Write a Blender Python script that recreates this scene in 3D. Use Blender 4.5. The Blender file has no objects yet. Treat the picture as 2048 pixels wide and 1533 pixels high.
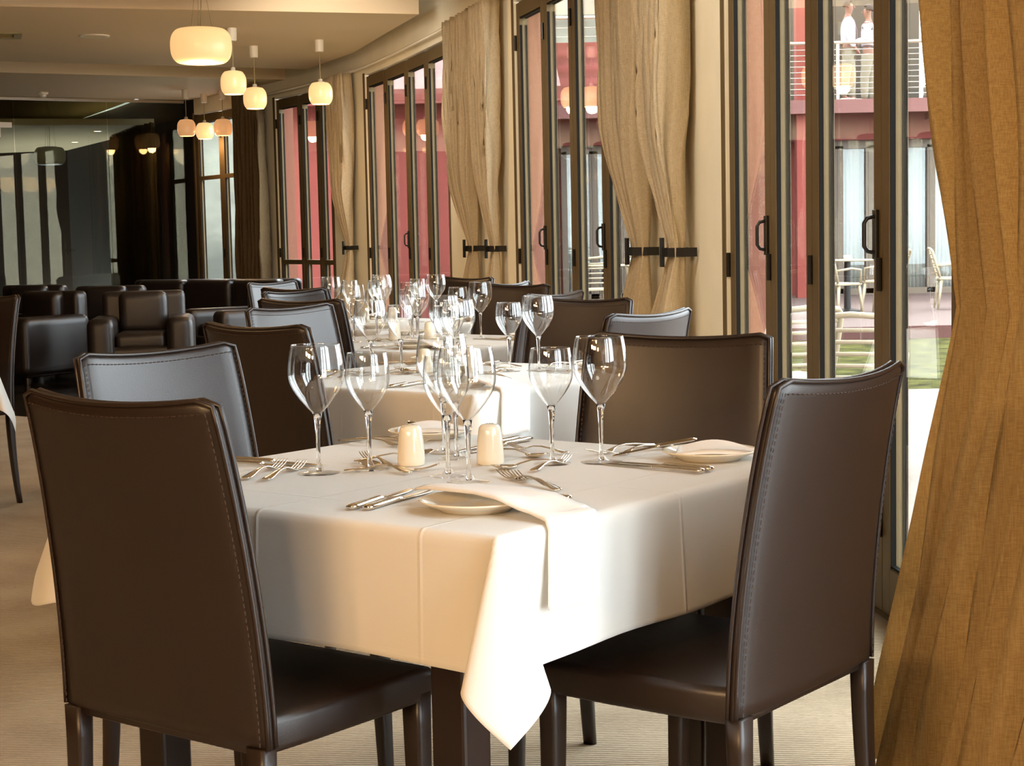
import bpy, bmesh, math, random
from math import sin, cos, pi, sqrt, atan2, radians, hypot, exp
from mathutils import Vector, Matrix, noise

random.seed(7)
SC = bpy.context.scene
COL = SC.collection

# ------------------------------------------------------------------ camera
CAM_Z, PITCH, ROLL, FPX = 1.192, 0.087, -0.021, 3398.0
cd = bpy.data.cameras.new('camera')
cam = bpy.data.objects.new('camera', cd); COL.objects.link(cam)
cd.sensor_width = 36.0; cd.lens = FPX / 2048 * 36.0; cd.clip_start = 0.05; cd.clip_end = 300
_f = Vector((0, cos(PITCH), -sin(PITCH))); _u = Vector((0, sin(PITCH), cos(PITCH))); _r = Vector((1, 0, 0))
_R = _r * cos(ROLL) + _u * sin(ROLL); _U = _u * cos(ROLL) - _r * sin(ROLL)
cam.matrix_world = Matrix(((_R.x, _U.x, -_f.x, 0), (_R.y, _U.y, -_f.y, 0), (_R.z, _U.z, -_f.z, CAM_Z), (0, 0, 0, 1)))
SC.camera = cam

# ------------------------------------------------------------------ light and exposure
SC.view_settings.view_transform = 'Standard'
SC.view_settings.look = 'None'
SC.view_settings.gamma = 1.0
SC.view_settings.use_curve_mapping = False
SC.view_settings.exposure = 1.36
w = bpy.data.worlds.new('overcast_sky'); SC.world = w; w.use_nodes = True
bg = w.node_tree.nodes['Background']; bg.inputs[0].default_value = (0.89, 0.955, 1.05, 1); bg.inputs[1].default_value = 4.9
SC.cycles.max_bounces = 10; SC.cycles.transparent_max_bounces = 24; SC.cycles.transmission_bounces = 8
SC.cycles.diffuse_bounces = 4; SC.cycles.glossy_bounces = 4
SC.cycles.sample_clamp_indirect = 6.0
SC.cycles.use_denoising = True

def light(kind, name, loc, energy, color, size=0.1, aim=None, spot=None, blend=0.6):
    l = bpy.data.lights.new(name, kind); l.energy = energy; l.color = color
    if kind in ('POINT', 'SPOT'): l.shadow_soft_size = size
    if kind == 'SPOT': l.spot_size = spot; l.spot_blend = blend
    if kind == 'SUN': l.angle = size
    if kind == 'AREA': l.size = size
    o = bpy.data.objects.new(name, l); COL.objects.link(o); o.location = loc
    if aim is not None: o.rotation_euler = (Vector(aim) - Vector(loc)).to_track_quat('-Z', 'Y').to_euler()
    return o
light('SUN', 'hazy_sun', (7, 26, 24), 2.2, (1, .95, .86), radians(14), aim=(2, 10, 0))
WARM = (1.0, 0.62, 0.30)

# ------------------------------------------------------------------ materials
def lin(c):
    return tuple(((v / 255) / 12.92 if v / 255 <= .04045 else ((v / 255 + .055) / 1.055) ** 2.4) for v in c) + (1,)
def mat(name, rgb, rough=.5, metal=0, spec=.5, noise_amt=0, noise_scale=20, bump=0, bump_scale=80, emit=None, estr=0, coat=0, sheen=0, subs=0):
    m = bpy.data.materials.new(name); m.use_nodes = True
    nt = m.node_tree; p = nt.nodes['Principled BSDF']
    p.inputs['Base Color'].default_value = lin(rgb); p.inputs['Roughness'].default_value = rough
    p.inputs['Metallic'].default_value = metal; p.inputs['Specular IOR Level'].default_value = spec
    p.inputs['Coat Weight'].default_value = coat; p.inputs['Sheen Weight'].default_value = sheen
    tc = nt.nodes.new('ShaderNodeTexCoord')
    if noise_amt:
        n = nt.nodes.new('ShaderNodeTexNoise'); n.inputs['Scale'].default_value = noise_scale; n.inputs['Detail'].default_value = 5
        nt.links.new(tc.outputs['Object'], n.inputs['Vector'])
        mx = nt.nodes.new('ShaderNodeMix'); mx.data_type = 'RGBA'
        a = lin(rgb); k0, k1 = 1 - noise_amt, 1 + noise_amt
        mx.inputs[6].default_value = (a[0] * k0, a[1] * k0, a[2] * k0, 1); mx.inputs[7].default_value = (min(1, a[0] * k1), min(1, a[1] * k1), min(1, a[2] * k1), 1)
        rr_ = nt.nodes.new('ShaderNodeMapRange'); rr_.inputs[1].default_value = .32; rr_.inputs[2].default_value = .68
        nt.links.new(n.outputs['Fac'], rr_.inputs[0]); nt.links.new(rr_.outputs[0], mx.inputs[0]); nt.links.new(mx.outputs[2], p.inputs['Base Color'])
    if bump:
        n2 = nt.nodes.new('ShaderNodeTexNoise'); n2.inputs['Scale'].default_value = bump_scale; n2.inputs['Detail'].default_value = 4
        nt.links.new(tc.outputs['Object'], n2.inputs['Vector'])
        b = nt.nodes.new('ShaderNodeBump'); b.inputs['Strength'].default_value = bump; b.inputs['Distance'].default_value = .002
        nt.links.new(n2.outputs['Fac'], b.inputs['Height']); nt.links.new(b.outputs[0], p.inputs['Normal'])
    if emit:
        p.inputs['Emission Color'].default_value = lin(emit); p.inputs['Emission Strength'].default_value = estr
    return m

def thin_glass(name, tint=(1, 1, 1), ior=1.45, boost=1.0, rough=0.0, gcol=(1, 1, 1)):
    m = bpy.data.materials.new(name); m.use_nodes = True; nt = m.node_tree; nt.nodes.clear()
    out = nt.nodes.new('ShaderNodeOutputMaterial'); mix = nt.nodes.new('ShaderNodeMixShader')
    tr = nt.nodes.new('ShaderNodeBsdfTransparent'); gl = nt.nodes.new('ShaderNodeBsdfGlossy'); gl.inputs[0].default_value = (*gcol, 1)
    fr = nt.nodes.new('ShaderNodeFresnel'); fr.inputs['IOR'].default_value = ior
    mu = nt.nodes.new('ShaderNodeMath'); mu.operation = 'MULTIPLY'; mu.inputs[1].default_value = boost; mu.use_clamp = True
    tr.inputs[0].default_value = (*tint, 1); gl.inputs['Roughness'].default_value = rough
    # both faces see the outside index (a sheet of glass, not a block)
    geo = nt.nodes.new('ShaderNodeNewGeometry')
    dot = nt.nodes.new('ShaderNodeVectorMath'); dot.operation = 'DOT_PRODUCT'
    nt.links.new(geo.outputs['Normal'], dot.inputs[0]); nt.links.new(geo.outputs['Incoming'], dot.inputs[1])
    ab = nt.nodes.new('ShaderNodeMath'); ab.operation = 'ABSOLUTE'; nt.links.new(dot.outputs['Value'], ab.inputs[0])
    om = nt.nodes.new('ShaderNodeMath'); om.operation = 'SUBTRACT'; om.inputs[0].default_value = 1; nt.links.new(ab.outputs[0], om.inputs[1])
    pw = nt.nodes.new('ShaderNodeMath'); pw.operation = 'POWER'; pw.inputs[1].default_value = 5; nt.links.new(om.outputs[0], pw.inputs[0])
    f0 = ((ior - 1) / (ior + 1)) ** 2
    ma = nt.nodes.new('ShaderNodeMath'); ma.operation = 'MULTIPLY_ADD'; ma.inputs[1].default_value = 1 - f0; ma.inputs[2].default_value = f0
    nt.links.new(pw.outputs[0], ma.inputs[0]); nt.links.new(ma.outputs[0], mu.inputs[0])
    nt.nodes.remove(fr)
    nt.links.new(mu.outputs[0], mix.inputs[0]); nt.links.new(tr.outputs[0], mix.inputs[1]); nt.links.new(gl.outputs[0], mix.inputs[2])
    nt.links.new(mix.outputs[0], out.inputs[0])
    return m
def solid_glass(name):
    m = bpy.data.materials.new(name); m.use_nodes = True; p = m.node_tree.nodes['Principled BSDF']
    p.inputs['Transmission Weight'].default_value = 1; p.inputs['Roughness'].default_value = 0.0; p.inputs['IOR'].default_value = 1.5
    p.inputs['Base Color'].default_value = (1, 1, 1, 1)
    return m

def cloth_mat(name, rgb, creases=False, transl=.25):
    m = bpy.data.materials.new(name); m.use_nodes = True; nt = m.node_tree; nt.nodes.clear()
    N = nt.nodes.new; L = nt.links.new
    out = N('ShaderNodeOutputMaterial'); d = N('ShaderNodeBsdfDiffuse'); t = N('ShaderNodeBsdfTranslucent'); mx = N('ShaderNodeMixShader')
    d.inputs[0].default_value = lin(rgb); t.inputs[0].default_value = lin(rgb); mx.inputs[0].default_value = transl
    tc = N('ShaderNodeTexCoord'); n = N('ShaderNodeTexNoise'); n.inputs['Scale'].default_value = 6; n.inputs['Detail'].default_value = 6
    L(tc.outputs['Object'], n.inputs['Vector'])
    n2 = N('ShaderNodeTexNoise'); n2.inputs['Scale'].default_value = 900; L(tc.outputs['Object'], n2.inputs['Vector'])
    ad = N('ShaderNodeMath'); ad.operation = 'MULTIPLY_ADD'; ad.inputs[1].default_value = .05
    L(n2.outputs['Fac'], ad.inputs[0]); L(n.outputs['Fac'], ad.inputs[2])
    h = ad.outputs[0]
    if creases:   # ironed fold lines and the hem, laid out in the cloth's own UV
        uv = N('ShaderNodeSeparateXYZ'); L(tc.outputs['UV'], uv.inputs[0])
        for ax in (0, 1):
            pp = N('ShaderNodeMath'); pp.operation = 'PINGPONG'; pp.inputs[1].default_value = .125
            L(uv.outputs[ax], pp.inputs[0])
            ls = N('ShaderNodeMapRange'); ls.inputs[1].default_value = 0; ls.inputs[2].default_value = .004; ls.inputs[3].default_value = .5; ls.inputs[4].default_value = 0
            L(pp.outputs[0], ls.inputs[0]); a2 = N('ShaderNodeMath'); a2.operation = 'ADD'; L(h, a2.inputs[0]); L(ls.outputs[0], a2.inputs[1]); h = a2.outputs[0]
            c = N('ShaderNodeMath'); c.operation = 'SUBTRACT'; c.inputs[1].default_value = .5; L(uv.outputs[ax], c.inputs[0])
            c2 = N('ShaderNodeMath'); c2.operation = 'ABSOLUTE'; L(c.outputs[0], c2.inputs[0])
            c3 = N('ShaderNodeMath'); c3.operation = 'GREATER_THAN'; c3.inputs[1].default_value = .489; L(c2.outputs[0], c3.inputs[0])
            a3 = N('ShaderNodeMath'); a3.operation = 'MULTIPLY_ADD'; a3.inputs[1].default_value = .4; L(c3.outputs[0], a3.inputs[0]); L(h, a3.inputs[2]); h = a3.outputs[0]
    b = N('ShaderNodeBump'); b.inputs['Strength'].default_value = .6; b.inputs['Distance'].default_value = .004
    L(h, b.inputs['Height']); L(b.outputs[0], d.inputs['Normal'])
    L(d.outputs[0], mx.inputs[1]); L(t.outputs[0], mx.inputs[2]); L(mx.outputs[0], out.inputs[0])
    return m

def linen_mat(name, rgb, rgb2, transl):
    m = bpy.data.materials.new(name); m.use_nodes = True; nt = m.node_tree; nt.nodes.clear(); N = nt.nodes.new; L = nt.links.new
    out = N('ShaderNodeOutputMaterial'); d = N('ShaderNodeBsdfDiffuse'); t = N('ShaderNodeBsdfTranslucent'); mx = N('ShaderNodeMixShader'); mx.inputs[0].default_value = transl
    tc = N('ShaderNodeTexCoord'); mp = N('ShaderNodeMapping'); mp.inputs['Scale'].default_value = (60, 60, 700)
    L(tc.outputs['Object'], mp.inputs[0]); n = N('ShaderNodeTexNoise'); n.inputs['Scale'].default_value = 1; n.inputs['Detail'].default_value = 3
    L(mp.outputs[0], n.inputs['Vector'])
    mp2 = N('ShaderNodeMapping'); mp2.inputs['Scale'].default_value = (500, 500, 25); L(tc.outputs['Object'], mp2.inputs[0])
    n2 = N('ShaderNodeTexNoise'); n2.inputs['Scale'].default_value = 1; L(mp2.outputs[0], n2.inputs['Vector'])
    av = N('ShaderNodeMath'); av.operation = 'ADD'; L(n.outputs['Fac'], av.inputs[0]); L(n2.outputs['Fac'], av.inputs[1])
    mr = N('ShaderNodeMapRange'); mr.inputs[1].default_value = .75; mr.inputs[2].default_value = 1.25; L(av.outputs[0], mr.inputs[0])
    c = N('ShaderNodeMix'); c.data_type = 'RGBA'; c.inputs[6].default_value = lin(rgb); c.inputs[7].default_value = lin(rgb2); L(mr.outputs[0], c.inputs[0])
    L(c.outputs[2], d.inputs[0]); L(c.outputs[2], t.inputs[0])
    L(d.outputs[0], mx.inputs[1]); L(t.outputs[0], mx.inputs[2]); L(mx.outputs[0], out.inputs[0])
    return m

def stripes_mat(name, rgb, rgb2, scale, axis='Y', rough=.95, bump=.6, dist=.006):
    m = mat(name, rgb, rough, spec=.1); nt = m.node_tree; N = nt.nodes.new; L = nt.links.new; p = nt.nodes['Principled BSDF']
    tc = N('ShaderNodeTexCoord'); wv = N('ShaderNodeTexWave'); wv.bands_direction = axis; wv.inputs['Scale'].default_value = scale; wv.inputs['Distortion'].default_value = 1.2
    wv.inputs['Detail'].default_value = 2; wv.inputs['Detail Scale'].default_value = 4
    L(tc.outputs['Object'], wv.inputs['Vector'])
    n = N('ShaderNodeTexNoise'); n.inputs['Scale'].default_value = 3; n.inputs['Detail'].default_value = 8; L(tc.outputs['Object'], n.inputs['Vector'])
    av = N('ShaderNodeMath'); av.operation = 'MULTIPLY_ADD'; av.inputs[1].default_value = .7; L(wv.outputs['Fac'], av.inputs[0]); L(n.outputs['Fac'], av.inputs[2])
    mr = N('ShaderNodeMapRange'); mr.inputs[1].default_value = .3; mr.inputs[2].default_value = 1.2; L(av.outputs[0], mr.inputs[0])
    c = N('ShaderNodeMix'); c.data_type = 'RGBA'; c.inputs[6].default_value = lin(rgb2); c.inputs[7].default_value = lin(rgb); L(mr.outputs[0], c.inputs[0])
    L(c.outputs[2], p.inputs['Base Color'])
    b = N('ShaderNodeBump'); b.inputs['Strength'].default_value = bump; b.inputs['Distance'].default_value = dist; L(wv.outputs['Fac'], b.inputs['Height']); L(b.outputs[0], p.inputs['Normal'])
    return m

def tile_mat(name, rgb, rgb2, size, rough=.15, mortar=.01):
    m = mat(name, rgb, rough); nt = m.node_tree; N = nt.nodes.new; L = nt.links.new; p = nt.nodes['Principled BSDF']
    tc = N('ShaderNodeTexCoord'); br = N('ShaderNodeTexBrick'); br.offset = 0
    br.inputs['Scale'].default_value = 1; br.inputs['Brick Width'].default_value = size; br.inputs['Row Height'].default_value = size; br.inputs['Mortar Size'].default_value = mortar
    br.inputs['Color1'].default_value = lin(rgb); br.inputs['Color2'].default_value = lin(tuple(v * .93 for v in rgb)); br.inputs['Mortar'].default_value = lin(rgb2)
    L(tc.outputs['Object'], br.inputs['Vector']); L(br.outputs['Color'], p.inputs['Base Color'])
    return m

M = dict(
    leather=mat('brown_leather', (34, 20, 12), .41, spec=.66, noise_amt=.08, noise_scale=9, bump=.12, bump_scale=420),
    leather_dark=mat('dark_sofa_leather', (30, 22, 18), .38, spec=.5, noise_amt=.1, noise_scale=6, bump=.2, bump_scale=160),
    thread=mat('brown_thread', (58, 42, 32), .7),
    cloth=cloth_mat('white_table_linen', (236, 233, 227), True, .22),
    napkin=cloth_mat('white_napkin_linen', (246, 242, 237), False, .25),
    wood=mat('dark_table_wood', (34, 22, 17), .35, noise_amt=.15, noise_scale=12),
    china=mat('cream_china', (230, 220, 198), .12, spec=.6, coat=.4),
    hole=mat('dark_holes', (40, 36, 30), .6),
    steel=mat('polished_steel', (225, 215, 198), .13, metal=1),
    bowlglass=thin_glass('wine_glass_bowl', (.99, .99, .985), 1.5, 1.6),
    footglass=thin_glass('wine_glass_foot', (.995, .995, .992), 1.5, 1.0), stemglass=solid_glass('wine_glass_stem'),
    pane=thin_glass('window_pane', (.93, .95, .93), 1.5, 1.25),
    partglass=thin_glass('partition_pane', (.72, .76, .70), 1.52, .4, gcol=(1, .86, .62)),
    bronze=mat('dark_bronze_aluminium', (96, 80, 52), .6, metal=0, spec=.25, noise_amt=.04),
    rubber=mat('black_gasket', (20, 18, 15), .8, spec=.1),
    handle=mat('black_handle', (24, 22, 19), .35),
    chrome=mat('brushed_steel', (190, 190, 185), .25, metal=1),
    wall=mat('cream_wall_paint', (240, 234, 212), .85, spec=.15, noise_amt=.03, noise_scale=4),
    olive=mat('olive_wall_paint', (150, 132, 84), .9, spec=.1, noise_amt=.03, noise_scale=4),
    render=mat('salmon_render', (122, 80, 66), .95, spec=.1, noise_amt=.05, noise_scale=60, bump=.6, bump_scale=220),
    ceiling=mat('beige_ceiling_paint', (212, 190, 158), .9, spec=.1),
    slab=mat('olive_slab_paint', (166, 148, 98), .9, spec=.1),
    darkwall=mat('dark_lounge_wall', (38, 28, 20), .7, spec=.2, noise_amt=.1, noise_scale=3),
    carpet=stripes_mat('ribbed_wool_carpet', (186, 168, 142), (128, 110, 88), 22, 'Y'),
    tiles=tile_mat('dark_stone_tiles', (44, 38, 31), (20, 17, 14), .6, .12),
    paving=tile_mat('pink_paving', (118, 106, 98), (104, 91, 84), .3, .8, .006),
    grass=mat('dry_green_lawn', (62, 61, 26), .95, spec=.05, noise_amt=.7, noise_scale=5, bump=.8, bump_scale=60),
    deck=mat('terracotta_deck', (86, 66, 60), .8, noise_amt=.05),
    riser=tile_mat('terracotta_riser', (86, 46, 39), (110, 84, 76), .6, .7, .008),
    redwall=mat('red_wall_paint', (128, 58, 49), .9, noise_amt=.05, noise_scale=2),
    redroof=stripes_mat('red_metal_roof', (124, 74, 68), (92, 48, 44), .9, 'X', .5, .6, .03),
    redboard=stripes_mat('red_boarding', (136, 70, 66), (112, 56, 54), 1.3, 'Z', .6, .6, .02),
    fascia=mat('salmon_steel_beam', (112, 68, 61), .6),
    darkred=mat('dark_red_soffit', (108, 38, 34), .8),
    greywall=mat('grey_upper_wall', (66, 60, 50), .9, noise_amt=.08, noise_scale=2),
    outframe=mat('brown_window_frame', (96, 82, 66), .5),
    voile=cloth_mat('white_voile', (206, 208, 204), False, .4),
    plastic=mat('cream_plastic', (158, 145, 118), .4),
    rail=mat('rail_steel', (176, 164, 148), .35, metal=.6),
    hill=mat('rocky_hillside', (74, 74, 64), .95, noise_amt=.5, noise_scale=.6),
    linen=linen_mat('brown_linen', (214, 196, 162), (240, 228, 200), .42),
    linen_brown=linen_mat('brown_linen_far', (104, 86, 62), (134, 112, 84), .3),
    linen_dark=linen_mat('dark_linen', (70, 58, 42), (90, 76, 56), .2),
    linen_amber=linen_mat('amber_linen', (172, 144, 98), (200, 174, 126), .40),
    white=mat('white_plastic', (228, 222, 206), .4),
    glow=mat('lit_opal_glass', (200, 170, 130), .3, emit=(255, 198, 134), estr=.36),
    glow_pale=mat('faint_opal_glass', (200, 160, 120), .3, emit=(248, 180, 120), estr=.2),
    opal=mat('unlit_opal_glass', (206, 200, 184), .3),
    bulb=mat('lit_opening', (255, 240, 200), .5, emit=(255, 226, 168), estr=2.5),
    downl=mat('downlight_lens', (255, 240, 190), .5, emit=(255, 232, 160), estr=9),
    grille=mat('vent_grille', (150, 136, 96), .6),
    skin=mat('skin', (122, 80, 62), .55), skin2=mat('skin_dark', (120, 78, 58), .55),
    hair=mat('short_dark_hair', (46, 34, 28), .8), shirt=mat('white_shirt', (180, 180, 186), .8),
    tie=mat('mauve_tie', (120, 92, 112), .6), trousers=mat('cream_trousers', (132, 124, 104), .85), belt=mat('black_belt', (34, 30, 36), .5), shoe=mat('pale_shoes', (190, 180, 160), .6),
    rock=mat('grey_boulder', (110, 100, 88), .95, noise_amt=.3, noise_scale=3),
)

# ------------------------------------------------------------------ object helpers
def tag(o, label=None, cat=None, group=None, kind=None):
    if label: o['label'] = label
    if cat: o['category'] = cat
    if group: o['group'] = group
    if kind: o['kind'] = kind
    return o
def thing(name, label, cat, loc=(0, 0, 0), rz=0, group=None):
    o = bpy.data.objects.new(name, None); COL.objects.link(o); o.location = loc; o.rotation_euler = (0, 0, rz)
    o.empty_display_size = .05
    return tag(o, label, cat, group)
def mesh(name, vf, m, parent=None, smooth=False, loc=None, rz=None, uv=None):
    me = bpy.data.meshes.new(name)
    if isinstance(vf, bmesh.types.BMesh):
        bmesh.ops.recalc_face_normals(vf, faces=vf.faces); vf.to_mesh(me); vf.free()
    else:
        me.from_pydata([tuple(v) for v in vf[0]], [], vf[1])
    me.materials.append(m)
    if smooth:
        for p in me.polygons: p.use_smooth = True
    if uv:
        l = me.uv_layers.new(name='UVMap')
        for lp in me.loops: l.data[lp.index].uv = uv[lp.vertex_index]
    o = bpy.data.objects.new(name, me); COL.objects.link(o)
    if parent: o.parent = parent
    if loc: o.location = loc
    if rz is not None: o.rotation_euler = (0, 0, rz)
    return o
def struct(name, vf, m, **k):
    return tag(mesh(name, vf, m, **k), kind='structure')
def copy_tree(o, parent=None):
    c = o.copy(); COL.objects.link(c)
    if parent: c.parent = parent
    for ch in list(o.children): copy_tree(ch, c)
    return c
def place(proto, used, name_loc, rz, label, group=None, tilt=None):
    o = proto if not used else copy_tree(proto)
    o.location = name_loc; o.rotation_euler = (tilt or 0, 0, rz) if not isinstance(tilt, tuple) else tilt
    if label: o['label'] = label
    if group: o['group'] = group
    return o

class MB:
    def __init__(s): s.v = []; s.f = []
    def add(s, v, f):
        n = len(s.v); s.v += [Vector(x) for x in v]; s.f += [tuple(i + n for i in q) for q in f]; return s
    def box(s, c, d, rz=0, mat4=None):
        x, y, z = [k / 2 for k in d]; R = Matrix.Rotation(rz, 3, 'Z')
        P = [Vector(c) + R @ Vector((a * x, b * y, e * z)) for a in (-1, 1) for b in (-1, 1) for e in (-1, 1)]
        return s.add(P, [(0, 1, 3, 2), (4, 6, 7, 5), (0, 4, 5, 1), (2, 3, 7, 6), (0, 2, 6, 4), (1, 5, 7, 3)])
    def tube(s, pts, r, n=10, cap=True):
        pts = [Vector(p) for p in pts]; rs = r if isinstance(r, (list, tuple)) else [r] * len(pts); rings = []
        up = Vector((0, 0, 1)); prev = None
        for i, p in enumerate(pts):
            t = (pts[min(i + 1, len(pts) - 1)] - pts[max(i - 1, 0)])
            t = t.normalized() if t.length > 1e-9 else Vector((0, 0, 1))
            if prev is None: a = t.cross(up if abs(t.z) < .95 else Vector((1, 0, 0))).normalized()
            else: a = (prev - t * prev.dot(t)).normalized()
            prev = a; b = t.cross(a)
            rings.append([p + (a * cos(2 * pi * k / n) + b * sin(2 * pi * k / n)) * rs[i] for k in range(n)])
        return s.loft(rings, cap)
    def loft(s, rings, cap=True, closed=True):
        n = len(rings[0]); v = [p for q in rings for p in q]; f = []
        for i in range(len(rings) - 1):
            for k in range(n if closed else n - 1):
                k2 = (k + 1) % n; f.append((i * n + k, i * n + k2, (i + 1) * n + k2, (i + 1) * n + k))
        if cap: f.append(tuple(range(n))[::-1]); f.append(tuple((len(rings) - 1) * n + k for k in range(n)))
        return s.add(v, f)
    def lathe(s, prof, n=40, c=(0, 0, 0)):
        rings = [[Vector(c) + Vector((r * cos(2 * pi * k / n), r * sin(2 * pi * k / n), z)) for k in range(n)] for r, z in prof]
        return s.loft(rings, False)
    def cyl(s, c, r, h, n=24): return s.tube([c, (c[0], c[1], c[2] + h)], r, n)
    def prism(s, poly, z0, z1):
        n = len(poly); v = [(x, y, z0) for x, y in poly] + [(x, y, z1) for x, y in poly]
        return s.add(v, [tuple(range(n))[::-1], tuple(range(n, 2 * n))] + [(k, (k + 1) % n, (k + 1) % n + n, k + n) for k in range(n)])
    def vf(s): return (s.v, s.f)
def bevel(o, w=.005, seg=3, angle=radians(35)):
    b = o.modifiers.new('bevel', 'BEVEL'); b.width = w; b.segments = seg; b.limit_method = 'ANGLE'; b.angle_limit = angle
    return o
def auto(o):
    for p in o.data.polygons: p.use_smooth = True
    return o
def rbox(c, d, w, rz=0, seg=3):
    bm = bmesh.new(); bmesh.ops.create_cube(bm, size=1)
    bmesh.ops.scale(bm, vec=Vector(d), verts=bm.verts); bmesh.ops.bevel(bm, geom=list(bm.edges), offset=w, segments=seg, profile=.6, affect='EDGES')
    bmesh.ops.rotate(bm, cent=(0, 0, 0), matrix=Matrix.Rotation(rz, 3, 'Z'), verts=bm.verts); bmesh.ops.translate(bm, vec=Vector(c), verts=bm.verts)
    return bm

# ================================================================== SETTING: the curved window wall
WT = [(-6, 1.22), (2.5, 1.22), (3.5, 1.20), (4.3, 1.165), (5, 1.118), (5.8, 1.045), (6.5, .97), (7.2, .88), (8.2, .735), (9.2, .55), (10, .385), (10.71, .226), (11.3, .075),
      (13.45, -.477), (14.7, -.84), (15.96, -1.23), (17, -1.65), (18.3, -2.29), (19, -2.69), (20, -3.3), (21.5, -4.25), (26, -6.1), (30, -8.2)]
def W(d):
    for (a, x), (b, y) in zip(WT, WT[1:]):
        if d <= b: return Vector((x + (y - x) * (d - a) / (b - a), d, 0))
def seg_frame(d0, d1):
    a, b = W(d0), W(d1); t = (b - a).normalized(); n = Vector((t.y, -t.x, 0))   # n points outside
    return a, b, t, n, (b - a).length
HEAD, FR, CEIL = 2.62, .10, 2.90

def wall_piece(name, d0, d1, z0, z1, m=None, thick=.09, off=0.0):
    a, b, t, n, L = seg_frame(d0, d1); a = a + n * off; b = b + n * off
    return struct(name, MB().prism([(a.x, a.y), (b.x, b.y), ((b + n * thick).x, (b + n * thick).y), ((a + n * thick).x, (a + n * thick).y)], z0, z1).vf(), m or M['wall'])
bays = [[7.05, 6.45, 5.9, 5.13, 4.42, 3.7, 2.9], [11.35, 10.7, 10.05, 9.35, 8.75], [16.2, 15.55, 14.8, 14.1, 13.4], [18.7, 18.1, 17.6, 17.25], [20.75, 20.1, 19.65], [2.62, 1.86, 1.1, .34]]
# piers between the bays: cream inside, salmon render outside
piers = [(7.05, 8.75), (11.35, 13.4), (16.2, 17.25), (18.7, 19.65), (2.62, 2.9)]
for i, (a, b) in enumerate(piers):
    n = 3 if b - a > 1.5 else 2
    for k in range(n):
        d0, d1 = a + (b - a) * k / n, a + (b - a) * (k + 1) / n
        wall_piece('wall_window_side', d0, d1, 0, 3.15)
        aa, bb, t, nn, L = seg_frame(d0, d1)
        e0 = aa if k else aa - t * .0; e1 = bb
        q = [e0 + nn * .091, e1 + nn * .091, e1 + nn * .21, e0 + nn * .21]
        struct('wall_outer_render', MB().prism([(p.x, p.y) for p in q], -.2, 3.6).vf(), M['render'])
for a, b in ((-6, -3), (-3, .34), (20.75, 25), (25, 29.5)):
    wall_piece('wall_window_side', a, b, 0, 3.15, M['darkwall'])
# lintel over every bay and the head of the wall outside
for bay in bays:
    for d1, d0 in zip(bay, bay[1:]):
        wall_piece('wall_lintel', d0, d1, HEAD + FR, 3.15)
        wall_piece('wall_outer_lintel', d0, d1, HEAD + FR, 3.6, M['render'], .12, .091)
        wall_piece('floor_threshold', d0, d1, -.01, .012, M['bronze'], .12, 0)

ndoor = 0
def leaf(d0, d1, handle=None, mullion=None, first=False, last=False):
    """one glazed leaf between wall depths d0 (far) and d1 (near): frame, gasket, pane, handle"""
    global ndoor
    a, b, t, n, L = seg_frame(d1, d0)       # t runs away from the camera
    ndoor += 1
    o = bpy.data.objects.new('door_%d' % ndoor, None); COL.objects.link(o)
    o.location = a; o.rotation_euler = (0, 0, atan2(t.y, t.x)); tag(o, kind='structure')
    # local: x along wall, y = -n side (room), so outside is -y
    SW, DP = .075, .06
    y0 = -.045
    m = MB()
    m.box((SW / 2 + .002, y0, (HEAD + FR) / 2), (SW, DP, HEAD + FR - .03)); m.box((L - SW / 2 - .002, y0, (HEAD + FR) / 2), (SW, DP, HEAD + FR - .03))
    m.box((L / 2, y0, .09), (L - 2 * SW, DP, .15)); m.box((L / 2, y0, HEAD + FR / 2 - .01), (L - 2 * SW, DP, FR))
    if mullion:
        for z in mullion: m.box((L / 2, y0, z), (L - 2 * SW, DP, .05))
    bevel(mesh('door_frame', m.vf(), M['bronze'], o), .004, 2)
    g = MB(); w_ = .005
    for s in (1, -1):
        yy = y0 + s * (DP / 2 - .012)
        g.box((SW + w_ / 2, yy, 1.35), (w_, .016, HEAD - .2)); g.box((L - SW - w_ / 2, yy, 1.35), (w_, .016, HEAD - .2))
        g.box((L / 2, yy, .171), (L - 2 * SW, .016, w_)); g.box((L / 2, yy, HEAD - .016), (L - 2 * SW, .016, w_))
    mesh('door_gasket', g.vf(), M['rubber'], o)
    mesh('door_pane', MB().box((L / 2, y0, (HEAD + .17) / 2), (L - 2 * SW + .02, .006, HEAD - .17)).vf(), M['pane'], o)
    if handle is not None:
        x = SW / 2 if handle == 'near' else L - SW / 2
        h = MB().box((x, y0 + DP / 2 + .006, 1.17), (.036, .012, .15)); pass
        h.tube([(x, y0 + DP / 2 + .01, 1.115), (x, y0 + DP / 2 + .032, 1.12), (x, y0 + DP / 2 + .042, 1.135), (x, y0 + DP / 2 + .042, 1.205), (x, y0 + DP / 2 + .032, 1.22), (x, y0 + DP / 2 + .01, 1.225)], .007, 8)
        hh = mesh('door_handle', h.vf(), M['handle'], o); bevel(hh, .002, 2)
    # hinge barrels
    hb = MB()
    for z in (.25, 1.0, 2.4): hb.cyl((L - .001, y0 + DP / 2 + .008, z), .009, .1, 10)
    mesh('hinge', hb.vf(), M['handle'], o)
    return o
def jamb(d, side, name='door_jamb'):
    a, b, t, n, L = seg_frame(d - .05, d + .05); p = W(d)
    q = p + n * .045 + t * (.03 * side)
    o = struct('trim_jamb', MB().box((0, 0, 1.37), (.055, .10, 2.74)).vf(), M['bronze'], loc=(q.x, q.y, 0), rz=atan2(t.y, t.x)); bevel(o, .004, 2)
    q2 = p + n * .12 + t * (.012 * side)
    return o
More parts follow.
